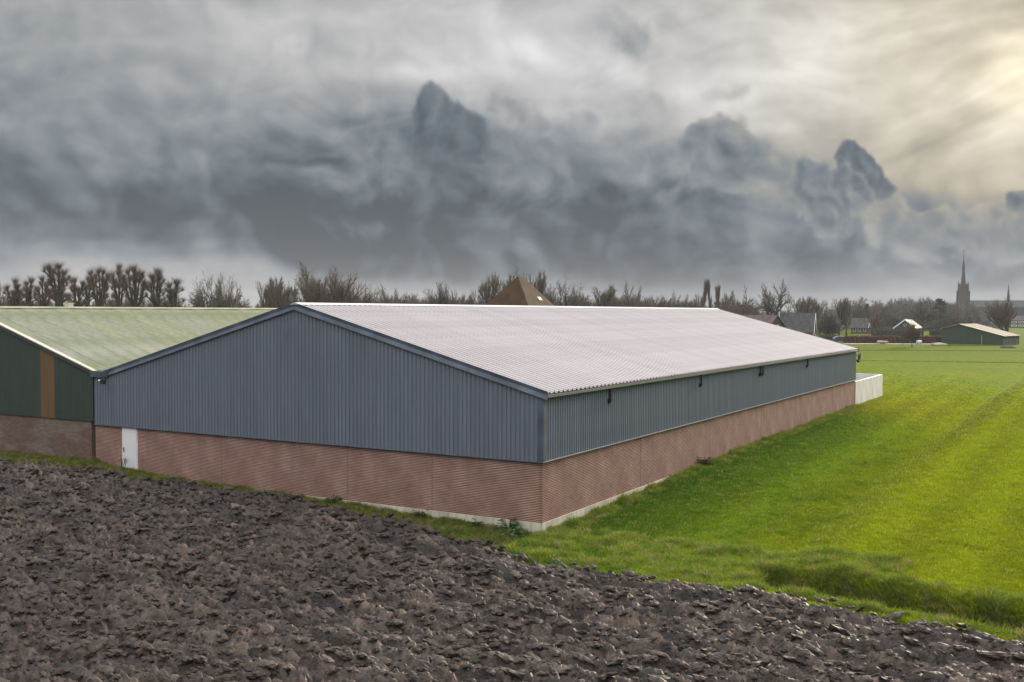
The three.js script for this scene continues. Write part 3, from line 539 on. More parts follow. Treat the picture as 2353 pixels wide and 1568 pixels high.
// ---------------------------------------------------------------- the green barn on the left
{
  const barn = thing('green_barn', 'older dark green clad barn with mossy pale roof at the left edge', 'barn', [0, 0, 0], TURN);
  const U0 = 25.22, U1 = 46, UB = 35.6, EB = 5.4, RB = 8.52, CB = 2.93, V0 = -0.02, BL = 52, slope = (RB - EB) / (UB - U0), bh = (u) => RB - Math.abs(u - UB) * slope;
  const wall = new MB().hexa([L3(U1, V0, 0), L3(U0 + 0.24, V0, 0), L3(U0 + 0.24, V0, CB), L3(U1, V0, CB)], [L3(U1, V0 + 0.3, 0), L3(U0 + 0.24, V0 + 0.3, 0), L3(U0 + 0.24, V0 + 0.3, CB), L3(U1, V0 + 0.3, CB)]);
  wall.quad(L3(U0 + 0.24, V0 + 0.28, 0), L3(U0, V0 + 0.28, 0), L3(U0, V0 + 0.28, CB), L3(U0 + 0.24, V0 + 0.28, CB));
  const dirt = texture(1024, (x, y) => { const a = fbm(x * 5, y * 5, 6, 5), b = fbm(x * 28, y * 40, 3, 8), c = fbm(x * 3 + 4, y * 2, 4, 1); return [200 + 50 * a + 26 * b, 190 + 44 * a + 26 * b - 14 * c, 178 + 40 * a + 26 * b - 30 * c]; }, 0.12);
  const bw = part(barn, 'brick_wall', wall, std(rgb(0.29, 0.225, 0.185), 0.95, { map: dirt, bumpMap: fineBump, bumpScale: 0.006 }), 'weathered brick base, pale with dirt and lime');
  const im = [], r = rng(31), unit = new MB().box(-0.5, 0.5, -0.5, 0.5, -0.5, 0.5).geo();
  for (let row = 0; row < 42; row++) for (let k = 0; k < 40; k++) { const u = U0 + 0.36 + k * 0.22 + (row % 2) * 0.11, t = 0.8 + 0.4 * r(), w = smooth(-0.1, 0.25, fbm(u * 0.4, row * 0.07, 3)), q = [mix(0.25, 0.3, w), mix(0.155, 0.235, w), mix(0.125, 0.19, w)]; im.push([L3(u, V0 + 0.005, 0.1 + row * 0.0665), [0.02 + 0.003 * r(), 0.056, 0.21], rgb(q[0] * t, q[1] * t, q[2] * t)]); }
  const bi = lit(new THREE.InstancedMesh(unit, M.brick, im.length)), M4 = new THREE.Matrix4(), Q = new THREE.Quaternion();
  im.forEach(([P, S, c], i) => { bi.setMatrixAt(i, M4.compose(new THREE.Vector3(...P), Q, new THREE.Vector3(...S))); bi.setColorAt(i, c); });
  bi.name = 'brickwork'; bi.userData.kind = 'stuff'; bw.add(bi);
  const sheet = (a, b, d0) => { const g = new MB(), n = Math.round((b - a) / 0.0625); for (let k = 0; k < n; k++) { const s = a + (b - a) * k / n, t = a + (b - a) * (k + 1) / n, d = d0 + (k % 2 ? 0.018 : 0), e = d0 + (k % 2 ? 0 : 0.018); g.quad(L3(t, V0 - 0.06 - e, CB - 0.03), L3(s, V0 - 0.06 - d, CB - 0.03), L3(s, V0 - 0.06 - d, bh(s) - 0.05), L3(t, V0 - 0.06 - e, bh(t) - 0.05)); } return g; };
  for (let u = U0 + 0.02; u < U1 - 0.1;) { const w = Math.abs(u - 28.18) < 0.06 ? 1.12 : u < 28 ? (28.18 - U0 - 0.02) / 3 : 1.0; const am = Math.abs(u - 28.18) < 0.06; part(barn, am ? 'light_panel' : 'cladding_sheet', sheet(u, u + w, am ? 0.012 : 0), am ? M.amber : M.greenSteel, am ? 'weathered amber translucent strip in the green cladding' : undefined); u += w; }
  // corrugated roof: the near slope in separate strips of sheets, the far slope likewise
  const SW = 1.05, strip = (u0, h0, u1, h1) => { const g = new MB(), rows = 3; for (let q = 0; q < rows; q++) for (let k = 0; k < 14; k++) { const s = k * 0.075, t = s + 0.075, d = k % 2 ? 0.046 : 0, e = k % 2 ? 0 : 0.046, a = q / rows - (q ? 0.01 : 0), b = (q + 1) / rows, lift = (rows - q) * 0.006; g.quad(L3(mix(u0, u1, a), s, mix(h0, h1, a) + d + lift), L3(mix(u0, u1, a), t, mix(h0, h1, a) + e + lift), L3(mix(u0, u1, b), t, mix(h0, h1, b) + e + lift), L3(mix(u0, u1, b), s, mix(h0, h1, b) + d + lift)); } return g.geo(); };
  const A = strip(U0 - 0.1, EB, UB - 0.02, RB), B = strip(UB + 0.02, RB, U1 + 0.2, bh(U1 + 0.2)), mats = [0.95, 1, 1.04, 0.98].map((k, i) => { const m = M.fibre.clone(); m.color = rgb(0.375 * k, 0.37 * k, 0.3 * k * (i % 2 ? 1.06 : 0.96)); return m; });
  for (let i = 0; i < 49; i++) { const y = (i % 2) * 0.016; part(barn, 'roof_sheet', A, mats[Math.floor(r() * 4)]).position.set(-0.1 + i * (SW + 0.012), y, 0); part(barn, 'roof_sheet', B, mats[Math.floor(r() * 4)]).position.set(-0.1 + i * (SW + 0.012), y, 0); }
  part(barn, 'roof_lining', new MB().sweep(0, [[U0, EB - 0.05], [UB, RB - 0.05], [U1, bh(U1) - 0.05], [U1, bh(U1) - 0.1], [UB, RB - 0.1], [U0, EB - 0.1]].map(([u, h]) => L3(u, 0, h)), [[U0, EB - 0.05], [UB, RB - 0.05], [U1, bh(U1) - 0.05], [U1, bh(U1) - 0.1], [UB, RB - 0.1], [U0, EB - 0.1]].map(([u, h]) => L3(u, BL, h))), M.steelDark);
  part(barn, 'ridge_cap', new MB().sweep(0, [[-0.25, -0.03], [0, 0.05], [0.25, -0.03], [0.25, 0], [0, 0.08], [-0.25, 0]].map(([u, h]) => L3(UB + u, -0.1, RB + h + 0.03)), [[-0.25, -0.03], [0, 0.05], [0.25, -0.03], [0.25, 0], [0, 0.08], [-0.25, 0]].map(([u, h]) => L3(UB + u, BL, RB + h + 0.03))), M.fibre);
  for (const [ua, ub] of [[U0 - 0.12, UB], [U1 + 0.2, UB]]) {
    const e = (u, pts) => pts.map(([o, y]) => L3(u, V0 - 0.09 + o, bh(u) + y));
    const top = [[-0.06, 0.02], [-0.06, 0.075], [0.14, 0.085], [0.14, 0.06]], face = [[-0.05, 0.018], [-0.05, -0.17], [-0.02, -0.17], [-0.02, 0.018]];
    part(barn, 'verge_flashing', new MB().sweep(0, e(ua, top), e(ub, top)), M.cream);
    part(barn, 'barge_board', new MB().sweep(0, e(ua, face), e(ub, face)), M.steelDark);
  }
  part(barn, 'side_wall', new MB().quad(L3(U0 + 0.1, 0.3, 0), L3(U0 + 0.1, BL, 0), L3(U0 + 0.1, BL, EB - 0.06), L3(U0 + 0.1, 0.3, EB - 0.06)).quad(L3(U0, BL, 0), L3(U1, BL, 0), L3(U1, BL, EB - 0.1), L3(U0, BL, EB - 0.1)).tri(L3(U0, BL, EB - 0.1), L3(U1, BL, EB - 0.1), L3(UB, BL, RB - 0.1)).quad(L3(U1, 0, 0), L3(U1, BL, 0), L3(U1, BL, EB - 0.1), L3(U1, 0, EB - 0.1)), M.greenSteel);
  part(barn, 'roof_vent', new MB().box(6.2, 6.55, RB + 0.02, RB + 0.3, -UB - 0.17, -UB + 0.17).box(6.15, 6.6, RB + 0.3, RB + 0.34, -UB - 0.22, -UB + 0.22), M.cream);
}

// ---------------------------------------------------------------- where things behind the shed stand: picture position of their top, and distance
const FX = 2587, spot = (X, d) => { const x = -1.149 + ((X - 1280) / FX) * d; return [x, 38.725 - d]; };
const heightAt = (X, Y, d) => 8.42 + ((779.6 + 0.0033 * (X - 1280) - Y) / FX) * d;

{
  const d = 132, [x, z] = spot(1300, d), hi = heightAt(1300, 697, d), f = thing('farmhouse', 'farmhouse with a steep brown pyramid roof rising behind the shed', 'farmhouse', [x, 0.35, z], TURN);
  const top = hi - 0.35, eave = 2.9, k = 0.86, S = (top - eave) * k;
  part(f, 'wall', new MB().box(-S + 0.4, S - 0.4, 0, eave + 0.1, -S + 0.4, S - 0.4), M.farBrick);
  const roof = new MB(), n = 30, rr = 0.55;
  for (let i = 0; i < n; i++) { const a = i / n, b = (i + 1) / n, sa = mix(S, rr * 0.4, a) + 0.035, sb = mix(S, rr * 0.4, b) + 0.015, ya = mix(eave, top, a), yb = mix(eave, top, b), L = rr * a, Lb = rr * b;
    const ring = (s, y, l) => [[-s - l, y, s], [s + l, y, s], [s + l, y, -s], [-s - l, y, -s]];
    const A = ring(sa, ya, L), B = ring(sb, yb, Lb); for (let q = 0; q < 4; q++) { const w = (q + 1) % 4; roof.quad(A[q], A[w], B[w], B[q]); } const C = ring(mix(S, rr * 0.4, a) + 0.0, ya, L); for (let q = 0; q < 4; q++) { const w = (q + 1) % 4; roof.quad(C[q], C[w], A[w], A[q]); } }
  const rf = part(f, 'roof', roof, M.tileBrown);
  part(rf, 'ridge_tile', new MB().tube([[-0.75, top, 0], [0.75, top, 0]], [0.2, 0.2], 8), M.tileBrown);
  const sw = (q, y, o) => { const s = mix(S, rr * 0.4, (y - eave) / (top - eave)) + o; return [q, y, s]; };
  const yy = top - 2.75; part(rf, 'skylight', new MB().hexa([sw(0.4, yy, 0.12), sw(1.15, yy, 0.12), sw(1.15, yy + 0.42, 0.12), sw(0.4, yy + 0.42, 0.12)], [sw(0.4, yy, 0), sw(1.15, yy, 0), sw(1.15, yy + 0.42, 0), sw(0.4, yy + 0.42, 0)]), M.white, 'small white roof light');
}
// a plain gabled house: x along the ridge, gable at +x; w half width, e eave, r ridge height
function house(name, label, X, d, turn, len, w, e, r, o = {}) {
  const [x, z] = spot(X, d), g = thing(name, label, 'house', [x, 0.35, z], turn);
  part(g, 'wall', (() => { const m = new MB(); m.box(-len, 0, 0, e, -w, w); const A = [[0, e, w], [0, e, -w], [0, r - 0.15, 0]], B = A.map((p) => [-len, p[1], p[2]]); m.tri(...A).tri(...B); return m; })(), o.wall || M.farBrick);
  const ov = 0.35, t = 0.16, dr = ((r - e) / w) * ov;
  const roof = part(g, 'roof', (() => { const m = new MB(); for (const s of [1, -1]) m.hexa([[-len - 0.3, e - dr, s * (w + ov)], [0.3, e - dr, s * (w + ov)], [0.3, r, 0], [-len - 0.3, r, 0]], [[-len - 0.3, e - dr + t, s * (w + ov)], [0.3, e - dr + t, s * (w + ov)], [0.3, r + t, 0], [-len - 0.3, r + t, 0]]); return m; })(), o.roof || M.slate);
  if (o.barge) for (const xx of o.bothEnds ? [0.31, -len - 0.36] : [0.31]) for (const s of [1, -1]) part(roof, 'barge_board', new MB().hexa([[xx, e - dr - 0.28, s * (w + ov)], [xx, e - dr + t + 0.1, s * (w + ov)], [xx, r + t + 0.1, 0], [xx, r - 0.28, 0]], [[xx + 0.1, e - dr - 0.28, s * (w + ov)], [xx + 0.1, e - dr + t + 0.1, s * (w + ov)], [xx + 0.1, r + t + 0.1, 0], [xx + 0.1, r - 0.28, 0]]), M.white);
  for (const [zz, y0, y1, hw] of o.gableWindows || []) { const f = part(g, 'window', new MB().box(0.02, 0.08, y0, y1, zz - hw, zz + hw), M.white); part(f, 'pane', new MB().box(0.08, 0.1, y0 + 0.12, y1 - 0.12, zz - hw + 0.12, zz + hw - 0.12), M.glass); }
  for (const [xx, y0, y1, hw] of o.sideWindows || []) { const f = part(g, 'window', new MB().box(xx - hw, xx + hw, y0, y1, w + 0.02, w + 0.08), M.white); part(f, 'pane', new MB().box(xx - hw + 0.1, xx + hw - 0.1, y0 + 0.1, y1 - 0.1, w + 0.08, w + 0.1), M.glass); }
  if (o.chimney) part(roof, 'chimney', new MB().box(o.chimney - 0.4, o.chimney + 0.4, r - 0.8, r + 1.1, -0.4, 0.4), M.farBrick);
  return g;
}
house('barn_house', 'black timber gabled house with purplish tile roof just above the shed roof end', 1942, 225, -0.95, 11, 3.6, heightAt(1942, 826, 225) - 0.6, heightAt(1942, 794, 225), { wall: M.steelDark, roof: M.redTile, gableWindows: [[-0.1, 4.1, 5.4, 0.55]] });
house('farmhouse', 'dark slate house with white edged gable right of the big spreading tree', 2036, 300, -0.42, 9.6, 2.6, heightAt(2036, 826, 300) - 0.4, heightAt(2036, 788, 300), { barge: true, bothEnds: true, gableWindows: [[0, 1.2, 2.4, 0.6]], sideWindows: [[-2.4, 0.9, 2.1, 0.5], [-6, 0.9, 2.1, 0.5]] });
house('cottage', 'blue roofed house with white porch front behind the red hedge', 2172, 400, -0.45, 6.2, 2.6, heightAt(2172, 818, 400) - 0.4, heightAt(2172, 799, 400), { barge: true, sideWindows: [[-1.2, 0.8, 2.2, 0.5], [-3.2, 0.8, 2.2, 0.5], [-5, 0.8, 2.2, 0.5]] });
house('cottage', 'small house with one white gable edge half hidden by tall bare trees', 2102, 395, -0.5, 6, 2.2, heightAt(2102, 815, 395) - 0.3, heightAt(2102, 803, 395), { barge: true, gableWindows: [[0, 0.9, 2.1, 0.5]] });
{
  const h = house('bungalow', 'low house with thick white barge boards on its front gable above the hedge', 2263, 385, -2.18, 9, 3.9, heightAt(2263, 820, 385) - 0.35, heightAt(2263, 802, 385), { barge: true, bothEnds: false, wall: M.slate, gableWindows: [[0, 3.1, 4.0, 0.45]] });
  part(h, 'side_wing', new MB().box(-8, -1, 0, 2.2, 3.9, 14).hexa([[-8.3, 2.2, 14.3], [-0.7, 2.2, 14.3], [-0.7, 3.3, 3.9], [-8.3, 3.3, 3.9]], [[-8.3, 2.05, 14.3], [-0.7, 2.05, 14.3], [-0.7, 3.1, 3.9], [-8.3, 3.1, 3.9]]), M.redTile);
}
{
  // the far green barn by the right edge
  const d = 262, [x, z] = spot(2509, d), s = 10.0, b = thing('field_barn', 'small dark green barn with patched pale roof alone in the far pasture', 'barn', [x, 0.3, z], -2.363);
  const Wd = 15.7, D = 11, e0 = heightAt(2361, 824, d) - 0.3, e1 = heightAt(2509, 839, d) - 0.5, ap = heightAt(2405, 812, d) - 0.3, pk = 11;
  const top = (q) => (q > pk ? mix(ap, e0, (q - pk) / (Wd - pk)) : mix(e1, ap, q / pk));        // q runs along the gable from the right corner
  for (let i = 0; i < 16; i++) { const a = (Wd * i) / 16, c = (Wd * (i + 1)) / 16, m = new MB(), o = (i % 2) * 0.04; m.hexa([[0.02 + o, 0, a], [0.02 + o, 0, c], [0.02 + o, top(c), c], [0.02 + o, top(a), a]], [[-0.1, 0, a], [-0.1, 0, c], [-0.1, top(c), c], [-0.1, top(a), a]]); part(b, 'wall_board', m, M.greenSteel); }
  part(b, 'side_wall', new MB().box(-D, -0.1, 0, e1 - 0.05, -0.02, 0.12).box(-D, -0.1, 0, e0 - 0.1, Wd - 0.12, Wd).quad([-D, 0, 0], [-D, 0, Wd], [-D, e0 - 0.1, Wd], [-D, e1 - 0.1, 0]).tri([-D, e1 - 0.1, 0], [-D, e0 - 0.1, Wd], [-D, ap - 0.1, pk]), std(rgb(0.17, 0.18, 0.15), 0.9, { map: stainTex }));
  const old = std(rgb(0.2, 0.165, 0.14), 0.95, { map: stainTex }), panes = [M.fibre, old, M.redTile, old, M.redTile, old];
  for (let i = 0; i < 6; i++) { const a = 0.4 - (D + 0.8) * i / 6, c = 0.4 - (D + 0.8) * (i + 1) / 6 + 0.02; part(b, 'roof_sheet', new MB().hexa([[a, e1 - 0.12, -0.5], [c, e1 - 0.12, -0.5], [c, ap, pk], [a, ap, pk]], [[a, e1 + 0.02, -0.5], [c, e1 + 0.02, -0.5], [c, ap + 0.12, pk], [a, ap + 0.12, pk]]), panes[i]); part(b, 'roof_sheet', new MB().hexa([[a, e0 - 0.1, Wd + 0.4], [c, e0 - 0.1, Wd + 0.4], [c, ap, pk], [a, ap, pk]], [[a, e0 + 0.02, Wd + 0.4], [c, e0 + 0.02, Wd + 0.4], [c, ap + 0.12, pk], [a, ap + 0.12, pk]]), M.fibre); }
  part(b, 'door_post', new MB().box(0.07, 0.16, 0, 2.4, 5.2, 5.4), M.fibre);
}
{
  // church: tower, spire, nave
  const d = 800, [x, z] = spot(2407, d), c = thing('church', 'distant grey church with a tall slender spire on the right horizon', 'church', [x, 0.4, z], -0.06);
  const H = (Y) => heightAt(2407, Y, d) - 0.4, hw = 3.1;
  part(c, 'tower', (() => { const m = new MB(); m.box(-hw - 0.5, hw + 0.5, 0, H(755), -hw - 0.5, hw + 0.5).box(-hw, hw, H(755), H(731), -hw, hw).box(-hw + 0.5, hw - 0.5, H(731), H(711), -hw + 0.5, hw - 0.5); for (const a of [-1, 1]) for (const b of [-1, 1]) m.box(a * hw - 0.7, a * hw + 0.7, 0, H(728), b * hw - 0.7, b * hw + 0.7); return m; })(), M.stone);
  for (const a of [-1, 1]) for (const b of [-1, 1]) part(c, 'pinnacle', new MB().tube([[a * (hw - 0.5), H(728), b * (hw - 0.5)], [a * (hw - 0.5), H(713), b * (hw - 0.5)], [a * (hw - 0.5), H(702), b * (hw - 0.5)]], [0.75, 0.65, 0.05], 6), M.stone);
  for (const q of [-1.5, 1.5]) part(c, 'belfry_opening', new MB().box(q - 0.5, q + 0.5, H(728), H(716), hw - 0.5, hw - 0.42), M.black);
  const sp = part(c, 'spire', new MB().tube([[0, H(713), 0], [0, H(673), 0], [0, H(670), 0], [0, H(665), 0], [0, H(650), 0], [0, H(634), 0]], [2.0, 0.95, 1.25, 0.95, 0.45, 0.14], 8), M.spireSlate);
  part(sp, 'cross', new MB().box(-0.12, 0.12, H(635), H(624.5), -0.12, 0.12).box(-0.7, 0.7, H(628.6), H(627.6), -0.1, 0.1), M.spireSlate);
  const nv = part(c, 'nave', new MB().box(hw, 52, 0, 13, -7, 7), M.stone);
  part(c, 'nave_roof', new MB().hexa([[hw, 12.6, 7.6], [52, 12.6, 7.6], [52, H(751), 0], [hw, H(751.5), 0]], [[hw, 12.6, -7.6], [52, 12.6, -7.6], [52, H(751) - 0.01, -0.2], [hw, H(751.5) - 0.01, -0.2]]), std(rgb(0.045, 0.06, 0.066), 0.8, { map: stainTex }));
  for (let i = 0; i < 7; i++) part(nv, 'window', new MB().box(8 + i * 6, 9.6 + i * 6, 4, 10.5, 7.0, 7.06), M.glass);
  part(c, 'roof_turret', new MB().tube([[34, H(754), 0], [34, H(745), 0], [34, H(744), 0], [34, H(727), 0], [34, H(709), 0]], [1.0, 0.85, 1.05, 0.55, 0.04], 6), M.spireSlate);
}
{
  // low terraces with white window bands in front of the church
  for (const [X, Yr, Ye, d, len, label] of [[2450, 797, 803, 560, 22, 'long low terrace with white window bands below the church nave, left of the willow'], [2560, 795, 802, 580, 20, 'low white banded terrace at the right edge below the church turret']]) {
    const [x, z] = spot(X, d), t = thing('terraced_house', label, 'houses', [x, 0.35, z], 0.05), e = heightAt(X, Ye, d) - 0.35, r = heightAt(X, Yr, d) - 0.35;
    part(t, 'wall', new MB().box(-len / 2, len / 2, 0, e, -4, 4), M.farBrick);
    part(t, 'roof', new MB().sweep(0, [[-len / 2, e, 4.4], [-len / 2, r + 1.2, 0], [-len / 2, e, -4.4]], [[len / 2, e, 4.4], [len / 2, r + 1.2, 0], [len / 2, e, -4.4]]), M.slate);
    for (let row = 0; row < 2; row++) for (let i = 0; i < 5; i++) { const x0 = -len / 2 + 0.6 + i * (len / 5), f = part(t, 'window', new MB().box(x0, x0 + len / 5 - 1, row ? e - 1.4 : 0.6, row ? e - 0.5 : 1.7, 4.0, 4.1), M.white); part(f, 'pane', new MB().box(x0 + 0.3, x0 + len / 5 - 1.3, row ? e - 1.2 : 0.8, row ? e - 0.75 : 1.4, 4.1, 4.14), M.glass); }
  }
}

// ---------------------------------------------------------------- bare winter trees
const V3 = (a, b, k) => [a[0] + b[0] * k, a[1] + b[1] * k, a[2] + b[2] * k], norm = (a) => { const l = Math.hypot(...a) || 1; return a.map((x) => x / l); };
function tilt(d, ang, r) {                             // a direction at `ang` from d, any way round
  const h = Math.abs(d[1]) < 0.9 ? [0, 1, 0] : [1, 0, 0], s = norm([d[1] * h[2] - d[2] * h[1], d[2] * h[0] - d[0] * h[2], d[0] * h[1] - d[1] * h[0]]), t = [d[1] * s[2] - d[2] * s[1], d[2] * s[0] - d[0] * s[2], d[0] * s[1] - d[1] * s[0]];
  const q = r() * 6.2832, c = Math.sin(ang);
  return norm([d[0] * Math.cos(ang) + c * (s[0] * Math.cos(q) + t[0] * Math.sin(q)), d[1] * Math.cos(ang) + c * (s[1] * Math.cos(q) + t[1] * Math.sin(q)), d[2] * Math.cos(ang) + c * (s[2] * Math.cos(q) + t[2] * Math.sin(q))]);
}
function grow(o, seed) {                               // -> { trunk, crown }, 12 m tall before scaling
  const r = rng(seed), limbs = new MB(), crown = new MB();
  const branch = (p, d, len, rad, lev) => {
    const n = lev === 0 ? 4 : 3, pts = [p], rr = [rad]; let q = p, e = d;
    for (let i = 0; i < n; i++) { e = norm([e[0] + (r() - 0.5) * o.wander, e[1] + (r() - 0.5) * o.wander * 0.6 + o.up * (lev ? 1 : 0), e[2] + (r() - 0.5) * o.wander]); q = V3(q, e, len / n); pts.push(q); rr.push(Math.max(0.012, rad * (1 - 0.5 * (i + 1) / n))); }
    (lev < 3 ? limbs : crown).tube(pts, rr, lev < 2 ? 6 : lev < 3 ? 4 : 3, false);
    if (lev < o.levels) {
      const k = o.kids[lev];
      for (let i = 0; i < k; i++) { const t = lev === 0 ? mix(o.first, 1, (i + r()) / k) : mix(0.25, 1, (i + 0.6 * r()) / k), f = t * n, a = Math.min(n - 1, Math.floor(f)), at = pts[a].map((x, j) => mix(x, pts[a + 1][j], f - a)); branch(at, tilt(e, o.ang[lev] * (0.7 + 0.6 * r()), r), len * o.ratio[lev] * (0.75 + 0.5 * r()), rr[a] * 0.68, lev + 1); }
      branch(q, tilt(e, 0.2 * r(), r), len * o.ratio[lev] * 0.9, rr[n] * 0.9, lev + 1);
    }
    if (lev >= o.levels - 1) for (let i = 0; i < o.twigs; i++) { const t = r(), f = t * n, a = Math.min(n - 1, Math.floor(f)), at = pts[a].map((x, j) => mix(x, pts[a + 1][j], f - a)), dd = tilt(e, 0.25 + 0.7 * r(), r); dd[1] += o.up * 1.5; crown.twig(at, norm(dd), o.twigL * (0.5 + r()), o.twigW); }
  };
  for (let s = 0; s < (o.stems || 1); s++) branch([o.stems ? (r() - 0.5) * o.stemSpread : 0, 0, o.stems ? (r() - 0.5) * o.stemSpread : 0], o.stems ? tilt([0, 1, 0], o.stemAng * r(), r) : norm([(r() - 0.5) * 0.1, 1, (r() - 0.5) * 0.1]), o.trunk * (o.stems ? 0.7 + 0.5 * r() : 1), o.r0, 0);
  return { trunk: limbs.geo(), crown: crown.geo() };
}
function pollard(seed, limbsN, spread) {              // a lopped tree 20 m tall: boughs spread from about 8 m, each ending in a club with a broom of shoots
  const r = rng(seed), limbs = new MB(), crown = new MB(), th = 8 + 1.6 * r();
  limbs.tube([[0, 0, 0], [0.15, 4, 0], [0.05, th, 0.05]], [0.8, 0.6, 0.55], 8, false);
  const broom = (p, d, n, len, wide) => { for (let w = 0; w < n; w++) { const e = tilt(d, wide * Math.sqrt(r()), r); e[1] += 0.5; crown.twig([p[0] + (r() - 0.5) * 0.4, p[1] + (r() - 0.6) * 0.7, p[2] + (r() - 0.5) * 0.4], norm(e), len * (0.6 + 1.0 * r()), 0.028); } };
  for (let i = 0; i < limbsN; i++) {
    const q = (i / limbsN) * 6.28 + r() * 0.9, out = spread * (i ? 0.45 + 0.75 * r() : 0.15), top = i ? 14.2 + 4 * r() : 18.3, y0 = th * (0.8 + 0.2 * r()), c = Math.cos(q), s = Math.sin(q), pts = [], rr = [];
    for (let k = 0; k <= 6; k++) { const t = k / 6, w = out * Math.pow(t, 0.8); pts.push([c * w + (r() - 0.5) * 0.35, mix(y0, top, t), s * w + (r() - 0.5) * 0.35]); rr.push(mix(0.4, 0.17, t) * (k === 6 ? 1.5 : 1)); }
    limbs.tube(pts, rr, 6);
    broom(pts[6], norm([c * 0.35, 1, s * 0.35]), 190, 1.9, 1.2);
    broom(pts[5], norm([c * 0.6, 0.8, s * 0.6]), 110, 1.6, 1.25);
    broom(pts[3], norm([c, 0.6, s]), 70, 1.5, 1.25);
    for (let w = 0; w < 3; w++) { const at = pts[2 + Math.floor(r() * 4)], an = q + (r() - 0.5) * 2.4, d = norm([Math.cos(an), 0.55 + 0.8 * r(), Math.sin(an)]), e = V3(at, d, 1 + 1.6 * r()); limbs.tube([at, e], [0.15, 0.13], 5); broom(e, norm([d[0], d[1] + 0.6, d[2]]), 60, 1.2, 1.2); }
  }
  for (let w = 0; w < 4; w++) { const an = r() * 6.28, at = [0, th * (0.7 + 0.3 * r()), 0], d = norm([Math.cos(an), 0.3 + 0.4 * r(), Math.sin(an)]), e = V3(at, d, 1.8 + 1.5 * r()); limbs.tube([at, e], [0.17, 0.13], 5); broom(e, norm([d[0] * 0.6, 1, d[2] * 0.6]), 60, 1.3, 1.1); }
  return { trunk: limbs.geo(), crown: crown.geo() };
}
function needles(seed, tiers) {                        // conifers: tiers of [height, reach, clumps, lift]
  const r = rng(seed), limbs = new MB(), crown = new MB();
  limbs.tube([[0, 0, 0], [0.05, 6, 0], [0, 11.6, 0]], [0.32, 0.22, 0.06], 6, false);
  for (const [y, reach, n, drop] of tiers) for (let i = 0; i < n; i++) {
    const q = r() * 6.28, L = reach * (0.6 + 0.4 * r()), y2 = y + (r() - 0.5) * 0.9, e = [Math.cos(q) * L, y2 + drop * L + (r() - 0.5) * 0.5, Math.sin(q) * L]; limbs.tube([[0, y2, 0], e], [0.07, 0.02], 3, false);
    for (let k = 0; k < 70; k++) { const t = 0.25 + 0.75 * Math.sqrt(r()), p = [e[0] * t + (r() - 0.5) * 0.7, y2 + (e[1] - y2) * t + (r() - 0.4) * 0.4, e[2] * t + (r() - 0.5) * 0.7]; crown.twig(p, tilt([0, 1, 0], 1.5 * r(), r), 0.3 + 0.4 * r(), 0.1); }
  }
  return { trunk: limbs.geo(), crown: crown.geo() };
}
